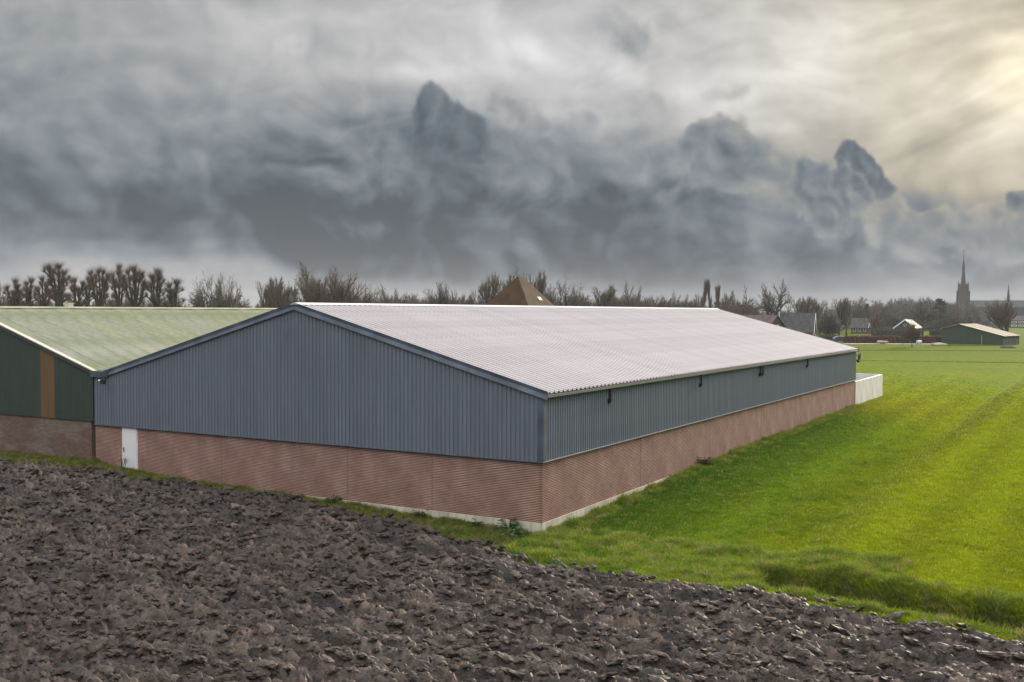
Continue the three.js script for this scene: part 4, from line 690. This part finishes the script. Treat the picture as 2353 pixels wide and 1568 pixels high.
const KIND = {
  pollardA: pollard(101, 6, 2.1), pollardB: pollard(102, 5, 1.9), pollardC: pollard(103, 8, 2.7), pollardD: pollard(104, 4, 1.7),
  oakA: grow({ trunk: 6.6, r0: 0.52, levels: 4, kids: [7, 4, 3, 2], ang: [1.0, 0.65, 0.6, 0.6], ratio: [0.52, 0.66, 0.62, 0.6], first: 0.6, wander: 0.42, up: 0.03, twigs: 5, twigL: 0.7, twigW: 0.026 }, 201),
  oakB: grow({ trunk: 6.0, r0: 0.52, levels: 4, kids: [8, 4, 3, 2], ang: [1.1, 0.65, 0.6, 0.6], ratio: [0.6, 0.64, 0.6, 0.6], first: 0.66, wander: 0.4, up: 0.02, twigs: 5, twigL: 0.75, twigW: 0.026 }, 202),
  ashA: grow({ trunk: 7.6, r0: 0.42, levels: 4, kids: [9, 4, 3, 2], ang: [0.75, 0.55, 0.55, 0.5], ratio: [0.42, 0.62, 0.6, 0.6], first: 0.4, wander: 0.3, up: 0.14, twigs: 6, twigL: 0.7, twigW: 0.032 }, 203),
  vaseA: grow({ stems: 9, stemSpread: 1.2, stemAng: 0.5, trunk: 5.2, r0: 0.26, levels: 3, kids: [4, 3, 2], ang: [0.35, 0.35, 0.4], ratio: [0.62, 0.6, 0.6], first: 0.35, wander: 0.16, up: 0.1, twigs: 7, twigL: 1.0, twigW: 0.028 }, 204),
  vaseB: grow({ stems: 6, stemSpread: 0.9, stemAng: 0.42, trunk: 5.4, r0: 0.26, levels: 3, kids: [4, 3, 3], ang: [0.35, 0.35, 0.4], ratio: [0.6, 0.6, 0.6], first: 0.3, wander: 0.16, up: 0.1, twigs: 6, twigL: 1.0, twigW: 0.028 }, 205),
  poplar: grow({ trunk: 10.5, r0: 0.22, levels: 2, kids: [34, 3], ang: [0.3, 0.3], ratio: [0.2, 0.55], first: 0.1, wander: 0.08, up: 0.18, twigs: 15, twigL: 0.9, twigW: 0.040 }, 206),
  sparse: grow({ trunk: 9.5, r0: 0.17, levels: 2, kids: [16, 3], ang: [1.15, 0.6], ratio: [0.24, 0.6], first: 0.2, wander: 0.12, up: 0.02, twigs: 14, twigL: 0.7, twigW: 0.030 }, 207),
  bushA: grow({ stems: 12, stemSpread: 4.2, stemAng: 0.8, trunk: 4.6, r0: 0.1, levels: 3, kids: [4, 3, 2], ang: [0.6, 0.6, 0.6], ratio: [0.62, 0.6, 0.6], first: 0.2, wander: 0.3, up: 0.06, twigs: 12, twigL: 0.9, twigW: 0.040 }, 208),
  bushB: grow({ stems: 10, stemSpread: 5, stemAng: 0.9, trunk: 4.2, r0: 0.1, levels: 3, kids: [4, 3, 3], ang: [0.7, 0.6, 0.6], ratio: [0.65, 0.6, 0.6], first: 0.2, wander: 0.34, up: 0.05, twigs: 10, twigL: 0.9, twigW: 0.040 }, 209),
  roundSmall: grow({ trunk: 2.6, r0: 0.3, levels: 4, kids: [7, 4, 3, 2], ang: [0.95, 0.7, 0.7, 0.6], ratio: [1.2, 0.62, 0.6, 0.6], first: 0.75, wander: 0.3, up: 0.05, twigs: 10, twigL: 0.9, twigW: 0.044 }, 210),
  cedar: needles(211, [[5.5, 3.4, 7, 0.05], [7, 3.2, 8, 0.06], [8.4, 2.9, 8, 0.08], [9.6, 2.3, 7, 0.1], [10.6, 1.7, 7, 0.15], [11.3, 1.1, 6, 0.2]]),
  fir: needles(212, Array.from({ length: 12 }, (_, i) => [2 + i * 0.83, 2.7 - i * 0.21, 6, -0.25])),
};
for (const k of Object.values(KIND)) {                // height and half width that hold nearly all of the crown
  const p = k.crown.attributes.position, ys = [], rs = []; for (let i = 2; i < p.count; i += 9) { ys.push(p.getY(i)); rs.push(Math.abs(p.getX(i))); }
  ys.sort((a, b) => a - b); rs.sort((a, b) => a - b); k.h = ys[Math.floor(ys.length * 0.985)]; k.w = rs[Math.floor(ys.length * 0.93)];
}
const PROTO = new Map();
function tree(kind, X, Y, hw, d, label, tint = 'twigTan', bark = 'bark', group) {   // top of the crown at (X, Y), crown half width hw, in the photograph's pixels at distance d
  d *= X < 480 ? 2.15 : X < 1180 ? 2.0 : X < 1840 ? 1.62 : X < 2060 ? 1.12 : 1; if (kind.startsWith('pollard')) hw *= 1.12; const K = KIND[kind], key = kind + tint + bark, [x, z] = spot(X, d), g0 = 0.3, H = heightAt(X, Y, d) - g0, wd = (hw / FX) * d;
  let t = PROTO.get(key);
  if (!t) { t = new THREE.Group(); part(t, 'trunk', K.trunk, M[bark]); part(t, 'crown', K.crown, M[tint]); PROTO.set(key, t); }
  const o = t.clone();
  o.name = numbered('tree'); o.position.set(x, g0, z); o.rotation.y = (X * 7.13) % 6.28; o.scale.set(wd / K.w, H / K.h, wd / K.w);
  o.userData = { label, category: 'tree' }; if (group) o.userData.group = group;
  scene.add(o); return o;
}
// the lopped trees behind the green barn, left to right
tree('bushA', -14, 716, 26, 105, 'bare crown cut off by the left picture edge beside the lopped row', 'twigRed');
tree('pollardB', 40, 692, 22, 112, 'first short lopped tree from the left in the row behind the green roof', 'twigRed');
tree('pollardD', 75, 688, 17, 114, 'second short lopped tree from the left, close against the first', 'twigRed');
tree('pollardB', 109, 686, 20, 116, 'slender lopped tree just left of the tallest mossy one', 'twigRed', 'mossBark');
tree('pollardA', 147, 652, 27, 112, 'tallest lopped tree with thick moss green trunk behind the green roof', 'twigRed', 'mossBark');
tree('pollardD', 190, 688, 20, 118, 'thin twiggy lopped tree just right of the tallest mossy one', 'twigTan');
tree('pollardD', 222, 684, 15, 120, 'narrow lopped tree squeezed between two thicker ones, left of middle of the row', 'twigRed', 'mossBark');
tree('pollardC', 250, 664, 25, 113, 'broad lopped tree with many upright clubbed limbs mid row', 'twigRed', 'mossBark');
tree('pollardB', 298, 655, 20, 117, 'tall narrow lopped tree between the two broadest ones', 'twigRed', 'mossBark');
tree('pollardC', 338, 659, 28, 112, 'broadest fan shaped lopped tree right of middle in the row', 'twigRed');
tree('pollardA', 392, 667, 21, 116, 'lopped tree with one high pointed head near the right end of the row', 'twigRed');
tree('pollardD', 437, 692, 24, 112, 'gnarled dark lopped tree with stubby limbs at the right end of the row', 'twigGrey', 'mossBark');
// oaks and fans up to the farmhouse
tree('oakA', 513, 698, 30, 135, 'spreading bare oak standing alone right of the lopped row', 'twigGrey');
tree('oakB', 550, 697, 30, 140, 'round bare oak in the middle of the three oaks', 'twigTan');
tree('oakA', 592, 705, 32, 138, 'lowest of three bare oaks, beside the bushy brown trees', 'twigTan', 'mossBark');
tree('ashA', 658, 704, 24, 140, 'thin leaning bare tree left of the bushy brown clump', 'twigTan');
tree('bushB', 690, 716, 36, 136, 'low mossy bushy tree touching the left slope of the shed ridge', 'twigTan', 'mossBark');
tree('ashA', 715, 701, 34, 138, 'bushy brown tree just left of the big fan tree', 'twigTan');
tree('vaseA', 790, 675, 62, 132, 'big fan shaped tree with many upright stems above the shed ridge peak', 'twigTan', 'mossBark');
tree('vaseB', 853, 699, 40, 134, 'fan shaped tree tucked against the right of the big fan', 'twigTan');
tree('vaseB', 898, 714, 40, 134, 'lowest fan shaped tree at the right end of the fan group', 'twigTan');
tree('vaseA', 967, 728, 32, 140, 'small isolated fan shaped tree above the shed ridge', 'twigTan');
tree('bushB', 1050, 748, 38, 150, 'low bare thicket tree left of the twin poles above the ridge', 'twigGrey');
tree('vaseB', 1093, 717, 28, 155, 'first of two upright bare trees left of the pyramid roof', 'twigGrey');
tree('vaseB', 1136, 721, 24, 155, 'second of two upright bare trees, nearer the pyramid roof', 'twigGrey');
tree('bushB', 1172, 742, 28, 152, 'low dark bushy tree close left of the pyramid roof', 'twigGrey');
tree('ashA', 1213, 690, 28, 160, 'tall twiggy tree left of the pyramid roof slope', 'twigTan');
tree('ashA', 1256, 692, 30, 165, 'tree rising directly behind the left slope of the pyramid roof', 'twigTan');
tree('oakB', 1300, 682, 28, 175, 'tree showing just over the tip of the pyramid roof', 'twigGrey');
tree('ashA', 1337, 685, 26, 172, 'twiggy tree behind the right slope of the pyramid roof', 'twigGrey');
tree('bushA', 1366, 728, 28, 170, 'dark low tree filling the gap right of the pyramid roof', 'twigGrey');
tree('oakA', 1402, 709, 34, 180, 'dense round bare tree right of the pyramid roof', 'twigGrey');
tree('oakB', 1432, 722, 26, 185, 'smaller round tree leaning on the dense one right of the pyramid roof', 'twigGrey');
tree('ashA', 1500, 718, 32, 190, 'upright brown tree midway between pyramid roof and poplars', 'twigTan');
tree('bushB', 1545, 746, 34, 192, 'low thicket between the upright brown tree and the round oak', 'twigTan');
tree('oakB', 1582, 716, 34, 195, 'neat open round oak above the middle of the shed roof', 'twigTan');
tree('bushA', 1622, 756, 26, 200, 'small low bush right of the neat round oak', 'twigTan');
tree('bushA', 1660, 752, 30, 215, 'low spreading tree left of the poplars, next to the small bush', 'twigGrey');
tree('oakB', 1700, 737, 32, 220, 'low wide oak just left of the tall poplars', 'twigTan');
tree('bushB', 1733, 748, 26, 225, 'thick bush at the foot of the first poplar', 'twigTan');
tree('poplar', 1752, 701, 11, 235, 'first tall narrow poplar, the broader one standing alone', 'twigTan');
tree('poplar', 1777, 699, 7, 235, 'thinnest and highest poplar, second from the left', 'twigTan');
tree('poplar', 1789, 714, 7, 238, 'third poplar, lower and close to the highest', 'twigTan');
tree('poplar', 1800, 717, 8, 238, 'last poplar on the right of the four', 'twigTan');
tree('bushA', 1826, 739, 26, 240, 'bushy tree right of the poplars at the far ridge end', 'twigTan', 'mossBark');
tree('sparse', 1866, 718, 18, 270, 'thin ragged tree with short side branches beside the great oak', 'twigGrey');
tree('bushB', 1845, 770, 36, 265, 'dark thicket under the thin ragged tree', 'twigGrey');
tree('oakB', 1933, 712, 48, 275, 'great spreading oak over the black gabled house', 'twigGrey', 'mossBark');
tree('ashA', 1994, 748, 17, 330, 'first upright tree behind the slate house roof', 'twigTan');
tree('ashA', 2010, 746, 13, 340, 'second upright tree behind the slate house roof', 'twigTan');
tree('ashA', 2027, 745, 14, 345, 'third upright tree, above the white gable of the slate house', 'twigTan');
tree('ashA', 2050, 751, 18, 350, 'fourth upright tree, right of the white gable', 'twigGrey');
tree('bushA', 2072, 785, 24, 335, 'dark rounded bush right of the slate house gable', 'twigGrey');
tree('ashA', 2098, 748, 20, 345, 'tall dense tree, left one of the pair behind the parked car', 'twigTan');
tree('ashA', 2116, 750, 18, 350, 'tall dense tree, right one of the pair behind the parked car', 'twigTan', 'mossBark');
tree('bushB', 2146, 768, 22, 430, 'hazy low tree left of the small dark fir', 'twigGrey');
tree('fir', 2167, 761, 9, 450, 'small dark pointed fir among hazy bare trees', 'conifer');
tree('oakA', 2186, 780, 24, 360, 'bare tree with red brown twigs over the low houses', 'twigRed');
tree('roundSmall', 2228, 752, 46, 520, 'broad hazy dome shaped tree above the white barge boarded house', 'twigGrey');
tree('oakB', 2307, 756, 30, 365, 'tall bare tree with dark trunk left of the cedar', 'twigGrey');
tree('cedar', 2350, 747, 15, 440, 'dark green layered cedar left of the church tower', 'conifer');
tree('roundSmall', 2281, 813, 28, 243, 'small round headed bare tree in the pasture before the hedge', 'twigTan');
tree('vaseA', 2514, 752, 32, 400, 'bare willow with upright stems behind the far green barn', 'twigRed');
tree('sparse', 2334, 846, 8, 246, 'young sapling in the pasture between round tree and green barn', 'twigGrey');
tree('sparse', 2374, 858, 6, 248, 'young sapling before the green barn wall', 'twigGrey');
// far woodland and undergrowth that read as one mass
{
  const r = rng(61), list = [];
  for (let i = 0; i < 84; i++) { const X = 2120 + 330 * r(), d = 480 + 190 * r(), [x, z] = spot(X, d), s = 0.8 + 0.75 * r() ** 1.5; list.push([x, 0.2, z, 0, r() * 6, 0, s * 1.5, s * (X < 2400 ? 1.15 : 0.85), s * 1.5]); }
  for (let i = 0; i < 16; i++) { const X = 1640 + 480 * r(), d = 360 + 120 * r(), [x, z] = spot(X, d), s = 0.8 + 0.4 * r(); list.push([x, 0.2, z, 0, r() * 6, 0, s * 1.2, s * 0.9, s * 1.2]); }
  stuff('distant_woodland', 'far hazy bare woodland in front of the church', 'woodland', mergeGeometries([KIND.bushB.trunk, KIND.bushB.crown]), std(rgb(0.15, 0.132, 0.115), 0.95), list);
  const low = [];
  for (let i = 0; i < 60; i++) { const X = -20 + 1000 * r(), d = 290 + 40 * r(), [x, z] = spot(X, d), s = 0.86 + 0.34 * r(); low.push([x, 0.2, z, 0, r() * 6, 0, s, s, s]); }
  for (let i = 0; i < 64; i++) { const X = 980 + 900 * r(), d = 330 + 70 * r(), [x, z] = spot(X, d), s = 0.92 + 0.36 * r(); low.push([x, 0.2, z, 0, r() * 6, 0, s * 1.2, s, s * 1.2]); }
  stuff('undergrowth', 'bare brushwood growing between the trees behind the barns', 'undergrowth', mergeGeometries([KIND.bushA.trunk, KIND.bushA.crown]), M.twigTan, low);
}

// ---------------------------------------------------------------- hedges, car and small things in the far pasture
function hedge(label, X0, X1, d, h, mat, depth = 1.4) {
  const [xa, z] = spot(X0, d), [xb] = spot(X1, d), g = thing('hedge', label, 'hedge', [xa, 0.3, z]), r = rng(Math.round(X0)), L = xb - xa, leaf = new MB(), core = new MB();
  core.box(0, L, 0, h - 0.35, -depth / 2 + 0.3, depth / 2 - 0.3);
  for (let i = 0; i < L * 130; i++) leaf.twig([r() * L, r() * h * (0.92 + 0.08 * noise(i, 2)), (r() - 0.5) * depth], tilt([0, 1, 0], 2.2 * r(), r), 0.35 + 0.3 * r(), 0.1);
  part(g, 'stem', core, M.bark); part(g, 'foliage', leaf, mat); return g;
}
hedge('long rust red beech hedge across the far pasture left of the green barn', 2112, 2362, 276, 2.1, M.beech);
hedge('dark green hedge before the low house with white barge boards', 2180, 2300, 362, 2.3, M.hedgeGreen);
hedge('green clipped hedge beside the slate house gable', 2050, 2096, 300, 1.6, M.hedgeGreen);
hedge('dull green hedge between the bare trees and the green barn roof', 2325, 2402, 372, 2.2, M.hedgeGreen);
{
  const [x, z] = spot(2102, 285), c = thing('parked_car', 'dark car parked beyond the far end of the shed by the red hedge', 'car', [x, 0.35, z], 0.12);
  const outline = new THREE.Shape(); outline.moveTo(-2.1, 0.3); [[-2.12, 0.75], [-2.0, 0.95], [-1.55, 1.35], [-0.6, 1.5], [0.25, 1.47], [1.0, 1.02], [1.85, 0.85], [2.1, 0.65], [2.08, 0.3]].forEach((p) => outline.lineTo(...p)); outline.closePath();
  const body = new THREE.ExtrudeGeometry(outline, { depth: 1.5, bevelEnabled: true, bevelSize: 0.1, bevelThickness: 0.12, bevelSegments: 3 }); body.translate(0, 0, -0.75);
  part(c, 'body', body, M.carPaint);
  part(c, 'side_window', new MB().hexa([[-1.4, 1.0, 0.885], [0.75, 1.0, 0.885], [0.15, 1.38, 0.875], [-1.2, 1.38, 0.875]], [[-1.4, 1.0, 0.8], [0.75, 1.0, 0.8], [0.15, 1.38, 0.8], [-1.2, 1.38, 0.8]]), M.glass);
  for (const s of [-1.35, 1.3]) for (const q of [-0.75, 0.75]) { const w = new THREE.CylinderGeometry(0.33, 0.33, 0.22, 16); w.rotateX(Math.PI / 2); w.translate(s, 0.33, q); part(c, 'wheel', w, M.rubber); }
}
{
  const [x, z] = spot(2207, 268), t = thing('covered_trailer', 'low pinkish covered trailer lying before the red hedge', 'trailer', [x, 0.3, z], 0.05);
  part(t, 'cover', new MB().sweep(0, [[-1.3, 0.5, 0.8], [-0.9, 1.0, 0.5], [-0.9, 1.0, -0.5], [-1.3, 0.5, -0.8]], [[1.4, 0.5, 0.8], [0.9, 0.9, 0.5], [0.9, 0.9, -0.5], [1.4, 0.5, -0.8]]), M.tarp);
  part(t, 'chassis', new MB().box(-1.5, 1.5, 0.3, 0.5, -0.8, 0.8).tube([[1.5, 0.4, 0], [2.4, 0.35, 0]], [0.05, 0.05], 5), M.black);
  for (const q of [-0.85, 0.85]) { const w = new THREE.CylinderGeometry(0.28, 0.28, 0.16, 14); w.rotateX(Math.PI / 2); w.translate(0, 0.28, q); part(t, 'wheel', w, M.rubber); }
}
{
  const [x, z] = spot(2298, 268), t = thing('water_tank', 'small white tank at the foot of the red hedge', 'tank', [x, 0.3, z]);
  part(t, 'vessel', new MB().tube([[-0.6, 0.65, 0], [0.6, 0.65, 0]], [0.42, 0.42], 14), M.whiteTrim);
  part(t, 'stand', new MB().box(-0.5, -0.4, 0, 0.4, -0.35, 0.35).box(0.4, 0.5, 0, 0.4, -0.35, 0.35), M.steelDark);
}
{
  const g = new MB(), sheetAt = (X0, X1, d, dep, y) => { const [a, z] = spot(X0, d), [b] = spot(X1, d); g.box(a, b, 0.1, y, z - dep, z); };
  sheetAt(2118, 2362, 266, 5, 0.42);
  struct('farm_track', g, M.sand);
  const [x, z] = spot(2345, 263), h = thing('sand_heap', 'pale sand heap beside the left corner of the far green barn', 'heap', [x, 0.35, z]);
  const s = new THREE.SphereGeometry(1, 20, 8, 0, 6.2832, 0, 1.57), p = s.attributes.position; for (let i = 0; i < p.count; i++) { const k = 1 + 0.3 * noise(p.getX(i) * 2 + 3, p.getZ(i) * 2); p.setXYZ(i, p.getX(i) * 2.6 * k, p.getY(i) * 0.55 * k, p.getZ(i) * 1.5 * k); } s.computeVertexNormals();
  part(h, 'mound', s, M.sand);
  const [x2, z2] = spot(2521, 240), k = thing('earth_heap', 'dark earth bank beside the right end of the far green barn', 'heap', [x2, 0.3, z2]);
  part(k, 'mound', (() => { const q = s.clone(); q.scale(0.75, 1.1, 0.8); return q; })(), std(rgb(0.06, 0.05, 0.04), 0.95));
}

// ---------------------------------------------------------------- grass and weeds
{
  const r = rng(71), blade = (m, x, z, h, w, lean) => { const q = r() * 6.28, c = Math.cos(q), s = Math.sin(q), l = lean * (0.4 + r()), k = r() * 6.28, a = [x - w * Math.cos(k), 0, z - w * Math.sin(k)], b = [x + w * Math.cos(k), 0, z + w * Math.sin(k)], mid = [x + c * l * 0.35, h * 0.6, z + s * l * 0.35], e = [x + c * l, h, z + s * l], m1 = [mid[0] - w * 0.8 * Math.cos(k), mid[1], mid[2] - w * 0.8 * Math.sin(k)], m2 = [mid[0] + w * 0.8 * Math.cos(k), mid[1], mid[2] + w * 0.8 * Math.sin(k)]; m.quad(a, b, m2, m1).tri(m1, m2, e); };
  const tuft = (n, h, w, lean, spread) => { const m = new MB(); for (let i = 0; i < n; i++) blade(m, (r() - 0.5) * spread, (r() - 0.5) * spread, h * (0.5 + 0.7 * r()), w, lean); return m.geo(); };
  const leafMat = (rough = 0.7) => new THREE.MeshPhysicalMaterial({ color: rgb(1, 1, 1), roughness: rough, specularIntensity: 0.25, transmission: 0.35, thickness: 0, side: THREE.DoubleSide });
  const short = tuft(14, 0.085, 0.009, 0.06, 0.2), long = tuft(16, 0.27, 0.011, 0.2, 0.22);
  const tone = (c, k) => rgb(c[0] * k, c[1] * k, c[2] * k), mixc = (a, b, t) => a.map((x, i) => mix(x, b[i], t));
  const near = [], rough = [];
  const inView = (x, z, m) => { const d = 38.7 - z; return d > 17 && Math.abs(x + 1.15) < 0.497 * d + m; };
  for (let i = 0; i < 560000; i++) {                   // pasture sward right of the shed
    const v = -9 + 135 * r() ** 1.9, u = (v > 69 ? 45 : -0.05) - (24 + 0.45 * Math.max(0, v) + (v > 69 ? 45 : 0)) * r(), [x, z] = toWorld(u, v);
    if (!inView(x, z, 0.6) || v < soilEdge(u) + 0.1 || r() < smooth(50, 125, v)) continue;
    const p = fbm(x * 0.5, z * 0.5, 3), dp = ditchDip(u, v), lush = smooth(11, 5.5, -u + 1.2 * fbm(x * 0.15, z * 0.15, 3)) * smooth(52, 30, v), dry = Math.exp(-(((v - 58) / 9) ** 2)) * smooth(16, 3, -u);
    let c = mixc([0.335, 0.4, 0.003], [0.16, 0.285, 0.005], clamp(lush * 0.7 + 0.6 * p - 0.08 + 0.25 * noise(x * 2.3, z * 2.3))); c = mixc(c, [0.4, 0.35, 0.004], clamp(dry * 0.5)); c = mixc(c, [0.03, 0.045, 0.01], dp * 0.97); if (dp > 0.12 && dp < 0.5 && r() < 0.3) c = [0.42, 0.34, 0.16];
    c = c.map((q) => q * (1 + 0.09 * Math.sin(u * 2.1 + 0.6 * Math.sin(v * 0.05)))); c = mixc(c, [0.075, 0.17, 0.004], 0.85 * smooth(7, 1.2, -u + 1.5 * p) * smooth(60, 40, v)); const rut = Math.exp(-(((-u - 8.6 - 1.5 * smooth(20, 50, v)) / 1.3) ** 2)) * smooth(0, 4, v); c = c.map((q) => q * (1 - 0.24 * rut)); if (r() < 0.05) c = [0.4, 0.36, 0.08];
    const s = (0.6 + 0.7 * r() + 0.35 * Math.max(0, noise(x * 1.7 + 9, z * 1.7))) * (1 + 0.008 * Math.max(0, v)) * (1 + 0.5 * Math.max(0, p));
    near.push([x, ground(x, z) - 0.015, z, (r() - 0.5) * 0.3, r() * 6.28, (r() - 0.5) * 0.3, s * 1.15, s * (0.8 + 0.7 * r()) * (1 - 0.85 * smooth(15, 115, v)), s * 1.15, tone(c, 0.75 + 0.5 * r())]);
  }
  for (let i = 0; i < 60000; i++) {                    // rank grass: along both walls, round the corner, in the ditch, on the field's edge
    const pick = r(); let u, v;
    if (pick < 0.28) { u = 34 * r(); v = mix(soilEdge(u) - 0.15, -0.04, r()); }
    else if (pick < 0.4) { u = -0.08 - 0.9 * r() ** 2; v = -0.5 + 56 * r() ** 1.3; }
    else if (pick < 0.72) { u = -13 * r(); v = mix(soilEdge(u), 1.5, r()); }
    else { u = -8.6 - 14 * r(); v = soilEdge(u) - 0.1 + 4.6 * r(); }
    const [x, z] = toWorld(u, v); if (!inView(x, z, 0.6)) continue;
    const dp = ditchDip(u, v), n = fbm(x * 0.9 + 5, z * 0.9, 3), keep = 0.45 + n + 0.15 * dp + (u > 0 ? 0.25 : 0);
    if (r() > keep) continue;
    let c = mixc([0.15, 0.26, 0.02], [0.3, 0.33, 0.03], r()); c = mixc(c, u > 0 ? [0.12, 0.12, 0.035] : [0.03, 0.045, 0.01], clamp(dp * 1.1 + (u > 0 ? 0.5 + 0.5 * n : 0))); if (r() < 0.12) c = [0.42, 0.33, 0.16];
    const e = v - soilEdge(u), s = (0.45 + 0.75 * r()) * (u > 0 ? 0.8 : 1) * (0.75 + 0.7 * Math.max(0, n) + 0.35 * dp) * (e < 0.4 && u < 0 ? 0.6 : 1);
    rough.push([x, ground(x, z) - 0.02, z, (r() - 0.5) * 0.4, r() * 6.28, (r() - 0.5) * 0.4, s, s * (0.7 + 0.6 * r()), s, tone(c, 0.75 + 0.5 * r())]);
  }
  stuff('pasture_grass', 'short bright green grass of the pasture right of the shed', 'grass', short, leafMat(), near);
  stuff('rank_grass', 'long tussocky grass along the walls, the ditch and the field edge', 'grass', long, leafMat(), rough);
  // broad leaved weeds
  const weed = (label, u, v, s, n, mat, wet) => { const [x, z] = toWorld(u, v), g = thing('weed', label, 'plant', [x, ground(x, z), z]), q = rng(Math.round(u * 100 + 999)), st = new MB(), lf = []; for (let i = 0; i < n; i++) { const a = q() * 6.28, el = 0.35 + 0.9 * q(), L = s * (0.5 + 0.6 * q()), d = [Math.cos(a) * Math.cos(el), Math.sin(el), Math.sin(a) * Math.cos(el)], e = V3([0, 0, 0], d, L); st.tube([[0, 0, 0], e], [0.012, 0.008], 4, false);
      const m = new MB(), w = s * (0.1 + 0.09 * q()), l = s * (0.28 + 0.2 * q()), o = [Math.cos(a), 0.15 - 0.5 * q(), Math.sin(a)], t = [-Math.sin(a), 0, Math.cos(a)], c = V3(e, o, l * 0.5); c[1] += 0.1 * l; const tip = V3(e, o, l), A = V3(V3(e, o, l * 0.3), t, w), B = V3(V3(e, o, l * 0.3), t, -w), A2 = V3(V3(e, o, l * 0.72), t, w * 0.7), B2 = V3(V3(e, o, l * 0.72), t, -w * 0.7); m.tri(e, A, c).tri(c, B, e).tri(A, A2, c).tri(c, B2, B).tri(A2, tip, c).tri(c, tip, B2); lf.push(m); }
    part(g, 'stem', st, mat); for (const m of lf) part(g, 'leaf', m, mat); return g; };
  const leafG = new THREE.MeshPhysicalMaterial({ color: rgb(0.07, 0.16, 0.02), roughness: 0.6, transmission: 0.3, thickness: 0 }), leafD = new THREE.MeshPhysicalMaterial({ color: rgb(0.03, 0.055, 0.012), roughness: 0.9, specularIntensity: 0.1, transmission: 0.2, thickness: 0 });
  weed('bright green broad leaved weed at the near corner of the brick base', 0.75, -0.85, 0.5, 40, leafG);
  weed('dark withered weed against the concrete plinth left of the near corner', 1.25, -0.3, 0.55, 46, leafD);
  weed('small green weed by the plinth under the gable, third from the corner', 2.5, -0.55, 0.36, 34, leafD);
  weed('low dark weed at the gable foot below the right expansion joint', 5.2, -0.45, 0.4, 36, leafD);
  weed('low dark weed at the gable foot midway to the white door', 9.8, -0.35, 0.38, 36, leafD);
  weed('dark green clump against the long brick wall', -0.35, 17.2, 0.5, 60, leafD);
  weed('low green weed by the gable right of the white door', 19.5, -0.4, 0.34, 30, leafG);
  {
    const [x, z] = toWorld(22.65, -0.42), g = thing('dry_weed', 'leafless dry weed standing in front of the white door', 'plant', [x, ground(x, z), z]), q = rng(88), m = new MB();
    for (let i = 0; i < 7; i++) { let p = [(q() - 0.5) * 0.15, 0, (q() - 0.5) * 0.15], d = tilt([0, 1, 0], 0.5 * q(), q); const e = V3(p, d, 0.5 + 0.35 * q()); m.tube([p, e], [0.01, 0.006], 4, false); for (let k = 0; k < 4; k++) m.tube([V3(p, d, 0.2 + 0.3 * q()), V3(V3(p, d, 0.5), tilt(d, 0.8, q), 0.2)], [0.006, 0.004], 3, false); }
    part(g, 'stem', m, M.twigGrey);
  }
}
renderer.render(scene, camera);
